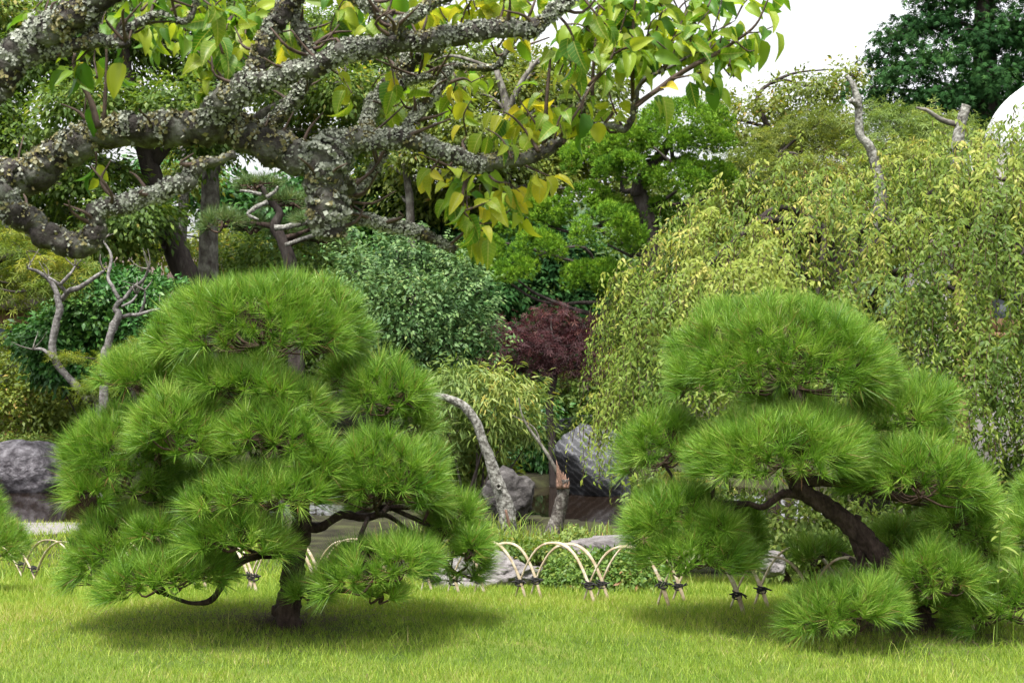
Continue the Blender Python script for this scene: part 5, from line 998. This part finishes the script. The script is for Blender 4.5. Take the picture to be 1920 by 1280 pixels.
for i, (x, dd, n, h, s, lab) in enumerate(((915, 16.2, 150, .52, .2, 'clump of tall iris like blades before the bent grey trunk'), (985, 15.8, 130, .5, .18, 'clump of long arching blades between the bent and the broken trunk'), (1085, 16.6, 120, .42, .2, 'golden clump of blades right of the broken trunk base'), (880, 16.8, 90, .4, .16, 'pale clump of blades left of the bent grey trunk'), (1135, 17.2, 90, .34, .2, 'thin grass clump at the pond edge below the veined rock'), (950, 17.6, 80, .45, .2, 'clump of blades at the waterline behind the bent trunk'), (820, 17.0, 90, .42, .25, 'grass clump on the bank close behind the wide pine'))):
    blades('blade_plant', lab, 'plant', x, dd, int(n * 1.5), h * .85, s * 1.15, .018)
bush('low_shrub', 'low mossy green cushion plant at the foot of the broken trunk', 'plant', gpt(1080, 16.2), [pxblob(1075, 1008, 16.2, 36, 14), pxblob(1020, 1022, 16.0, 30, 12)], fol(300, 8, .07, LEAF4, .05), M['willow'], M['twig'])
bush('low_shrub', 'leafy groundcover patch between the blades and the long rough rock', 'plant', gpt(1000, 15.0), [pxblob(1010, 1030, 15.0, 50, 14), pxblob(940, 1035, 15.0, 60, 14)], fol(200, 8, .08, LEAF4, .06), M['broad'], M['twig'])
def weed():
    rng = RNG('weed'); d = 8.35; base = gpt(1868, d); root = empty('tall_weed', base, 'upright leafy weed growing beside the leaning pine at the lawn edge', 'plant')
    p = np.array([base, base + [.01, 0, .3], base + [.02, 0, .6], P(1885, 945, d)]); V, T, Q = tube(p, [.006, .005, .004, .002], 6, 5); part('stem', V, [T, Q], M['blade'], root, np.full(len(V), .3))
    c, _ = resample(p, np.ones(4), 10); n = 34; t = rng.uniform(.35, 1, n); pos = c[(t * (len(c) - 1)).astype(int)]; a = np.arange(n) * 2.4
    dirs = np.stack([np.cos(a), np.sin(a), rng.uniform(-.2, .7, n)], -1)
    V, Fc, rr = scatter(LANCE, pos, dirs, np.tile([0, 0, 1.], (n, 1)) + rng.normal(0, .1, (n, 3)), .11 * rng.uniform(.6, 1.3, n), rng.uniform(.3, .8, n)); part('leaves', V, Fc, M['willow'], root, rr, 'stuff')
weed()
for x, dd, n, lab in ((1700, 8.0, 22, 'long arching grass tuft under the leaning pine front pad'), (1890, 8.05, 26, 'coarse grass tuft at the foot of the leaning pine lowest pad'), (1260, 8.9, 16, 'thin grass tuft beside the front hoops left of the leaning pine'), (760, 8.05, 14, 'thin long grass tuft before the wide pine'), (420, 8.5, 14, 'weedy grass tuft in the shade of the wide pine')):
    blades('grass_tuft', lab, 'grass tuft', x, dd, n, .2, .09, .005, 'grass', .9)
def litter(lab, px0, d, rx, ry, n):
    rng = RNG(lab); b = gpt(px0, d); a = rng.random(n) * 2 * np.pi; q = np.abs(rng.normal(0, .45, n)); x = b[0] + np.cos(a) * q * rx; y = b[1] + np.sin(a) * q * ry
    p = np.stack([x, y, g(x, y) + rng.uniform(.012, .04, n)], -1); a = rng.random(n) * 2 * np.pi; dr = np.stack([np.cos(a), np.sin(a), rng.normal(0, .2, n)], -1) * .1; sd = np.stack([-np.sin(a), np.cos(a), np.zeros(n)], -1) * .002
    V = np.stack([p - sd, p + sd, p + dr], 1).reshape(-1, 3); single('needle_litter', V, np.arange(3 * n).reshape(-1, 3), M['twig'], b, lab, 'needle litter', kind='stuff', smooth=False)
litter('brown fallen needles in the grass around the thin black trunk', 520, 8.7, 1.3, .8, 2600)
litter('brown fallen needles in the grass beneath the leaning pine', 1650, 8.7, 1.5, .8, 2600)
def fallen():
    for lab, p in (('dry red maple leaf caught on the lower left pad of the leaning pine', P(1206, 1012, 8.42)), ('dry orange needle bundle leaf on the upper left rim of the leaning pine', P(1312, 728, 8.3))):
        rng = RNG(lab); V, Fc, rr = scatter(MAPLE, p[None], np.array([[.6, -.2, .5]]), np.array([[0, -.8, .5]]), .036, np.array([.9])); single('fallen_leaf', V, Fc, M['brokenwood'], p, lab, 'leaf', smooth=False)
fallen()

# ------------------------------------------------------------------ buildings behind the trees
def box(mb, c, s, r=0):
    c = np.array(c, float); s = np.array(s, float) / 2
    v = np.array([(a, b, e) for a in (-1, 1) for b in (-1, 1) for e in (-1, 1)]) * s
    f = [(0, 1, 3, 2), (4, 6, 7, 5), (0, 4, 5, 1), (2, 3, 7, 6), (0, 2, 6, 4), (1, 5, 7, 3)]; mb.add(v + c, None, f)
def bpart(name, boxes, mat, root, smooth=False):
    mb = MB()
    for b in boxes: box(mb, *b)
    return mb.part(name, mat, root, None, smooth)
def house(label, x0, x1, d, depth, eave_y, ridge_y, roofmat, wallmat, chim=None, over=.5, name='house'):
    base = gpt((x0 + x1) / 2, d); z0 = base[2]; X0, X1 = P(x0, 0, d)[0], P(x1, 0, d)[0]; ze = P(0, eave_y, d)[2]; zr = P(0, ridge_y, d)[2]
    root = empty(name, base, label, 'house'); cx = (X0 + X1) / 2; cyy = d + depth / 2
    bpart('wall', [((cx, cyy, (z0 + ze) / 2 - .15), (X1 - X0, depth, ze - z0 + .3))], wallmat, root)
    mb = MB(); t = .14
    for a, b in ((d - over, d + depth / 2), (d + depth + over, d + depth / 2)):
        lo = ze - .12; V = np.array([(X0 - over, a, lo), (X1 + over, a, lo), (X1 + over, b, zr), (X0 - over, b, zr), (X0 - over, a, lo + t), (X1 + over, a, lo + t), (X1 + over, b, zr + t), (X0 - over, b, zr + t)])
        mb.add(V, None, [(0, 1, 2, 3), (7, 6, 5, 4), (0, 4, 5, 1), (1, 5, 6, 2), (3, 7, 4, 0)])
    roof = mb.part('roof', roofmat, root, None, False)
    n = max(3, int((X1 - X0) / 2.0))
    for i in range(n):
        wx = X0 + (X1 - X0) * (i + .5) / n; zc = (z0 + ze) / 2 + .3
        f = bpart('window', [((wx - .55, d - .03, zc), (.08, .1, 1.3)), ((wx + .55, d - .03, zc), (.08, .1, 1.3)), ((wx, d - .03, zc + .65), (1.18, .1, .08)), ((wx, d - .03, zc - .65), (1.18, .1, .08)), ((wx, d - .03, zc), (.05, .08, 1.22))], M['darkwood'], root)
        bpart('pane', [((wx, d - .012, zc), (1.04, .02, 1.24))], M['pane'], f)
    if chim:
        c = P(chim[0], chim[1], d + .6); zb = zr - 1.0
        bpart('chimney', [((c[0], c[1], (c[2] + zb) / 2), (.24, .24, c[2] - zb)), ((c[0], c[1], c[2] - .05), (.3, .3, .06))], M['darkwood'], roof)
    return root
house('low house with brown shingled roof and black chimney behind the camellia', 120, 350, 36.0, 5, 545, 482, M['shingle'], M['darkwood'], (263, 470))
house('dark timber house in deep shade behind the left bare tree', -190, 60, 33.0, 4, 572, 520, M['shingle'], M['wood'])
house('far house with pale blue grey roof beyond the brown roofed house', -60, 95, 58.0, 5, 470, 444, M['tile_blue'], M['plaster'])
house('far house with white wall and small red roof beyond the mottled trunk', 395, 440, 60.0, 4, 468, 446, M['redroof'], M['plaster'])
def right_house():
    d = 19.5; base = gpt(1900, d); z0 = base[2]; root = empty('house', base, 'house with timber window and white wall seen through the weeping tree', 'house')
    xl, xr = P(1790, 0, d)[0], P(2180, 0, d)[0]; zt = P(0, 470, d)[2]
    zs = P(0, 632, d)[2]; zh = P(0, 540, d)[2]; w0, w1 = P(1845, 0, d)[0], P(1990, 0, d)[0]
    bpart('wall', [(((xl + xr) / 2, d + .1, (z0 + zs) / 2 - .1), (xr - xl, .2, zs - z0 + .2)), (((xl + w0) / 2, d + .1, (zs + zt) / 2), (w0 - xl, .2, zt - zs)), (((w1 + xr) / 2, d + .1, (zs + zt) / 2), (xr - w1, .2, zt - zs)), (((w0 + w1) / 2, d + .1, (zh + zt) / 2), (w1 - w0, .2, zt - zh))], M['plaster'], root)
    f = bpart('window', [((w0 + .04, d - .02, (zs + zh) / 2), (.08, .1, zh - zs)), ((w1 - .04, d - .02, (zs + zh) / 2), (.08, .1, zh - zs)), (((w0 + w1) / 2, d - .03, zs + .03), (w1 - w0 + .2, .14, .07)), (((w0 + w1) / 2, d - .02, zs + .16), (w1 - w0 - .16, .06, .16)), (((w0 + w1) / 2, d - .02, (zs + zh) / 2), (.06, .08, zh - zs))], M['wood'], root)
    bpart('pane', [(((w0 + w1) / 2, d + .06, (zs + zh) / 2), (w1 - w0 - .12, .02, zh - zs - .06))], M['pane'], f)
    bpart('timber_post', [((xl + .07, d - .04, (z0 + zt) / 2), (.14, .16, zt - z0))], M['wood'], root)
    mb = MB(); V = np.array([(xl - .1, d - .5, zt - .1), (xr + .5, d - .5, zt - .1), (xr + .5, d + 2.5, zt + .3), (xl - .1, d + 2.5, zt + .3)]); V = np.vstack([V, V + [0, 0, .12]])
    mb.add(V, None, [(3, 2, 1, 0), (4, 5, 6, 7), (0, 1, 5, 4), (1, 2, 6, 5), (2, 3, 7, 6), (3, 0, 4, 7)]); mb.part('roof', M['shingle'], root, None, False)
    bpart('side_wall', [((xl + .1, d + 1.3, (z0 + zt) / 2), (.2, 2.2, zt - z0))], M['plaster'], root)
right_house()
def dome():
    d = 27.5; base = gpt(1985, d); root = empty('dome_building', base, 'white ribbed dome rising above the weeping tree', 'dome'); c = P(1990, 285, d + 2); r = 150 / F * d; z0 = base[2]
    n, m = 40, 12; V = []; 
    for i in range(m + 1):
        e = i / m * math.pi / 2; V += [(c[0] + r * math.cos(e) * math.cos(a), c[1] + r * math.cos(e) * math.sin(a), c[2] + r * math.sin(e)) for a in np.arange(n) / n * 2 * np.pi]
    i = np.arange(m)[:, None]; j = np.arange(n)[None]; Q = np.stack([i * n + j, i * n + (j + 1) % n, (i + 1) * n + (j + 1) % n, (i + 1) * n + j], -1).reshape(-1, 4)
    part('dome_shell', np.array(V), [Q], M['white'], root)
    V, T, Q = tube([(c[0], c[1], z0 - .1), (c[0], c[1], c[2] + .02)], [r * .985, r * .985], 40, 2); part('drum', V, [T, Q], M['plaster'], root)
    for k in range(10):
        a = k / 10 * 2 * np.pi + .2; e = np.linspace(0, math.pi / 2, 10); p = np.stack([c[0] + r * 1.004 * np.cos(e) * math.cos(a), c[1] + r * 1.004 * np.cos(e) * math.sin(a), c[2] + r * 1.004 * np.sin(e)], -1)
        V, T, Q = tube(p, np.full(10, .035), 5, 2); part('rib', V, [T, Q], M['white'], root)
dome()
def post():
    d = 29.3; b = gpt(1128, d); V, T, Q = tube([b - [0, 0, .05], b + [0, 0, .8], P(1128, 712, d)], [.055, .055, .055], 10, 2)
    single('red_post', V, [T, Q], M['redpost'], b, 'red painted post half hidden left of the weeping tree curtain', 'post')
post()
tri_n = sum(len(o.data.loops) - 2 * len(o.data.polygons) for o in bpy.data.objects if o.type == 'MESH')
print('objects', len(bpy.data.objects), 'triangles', tri_n)
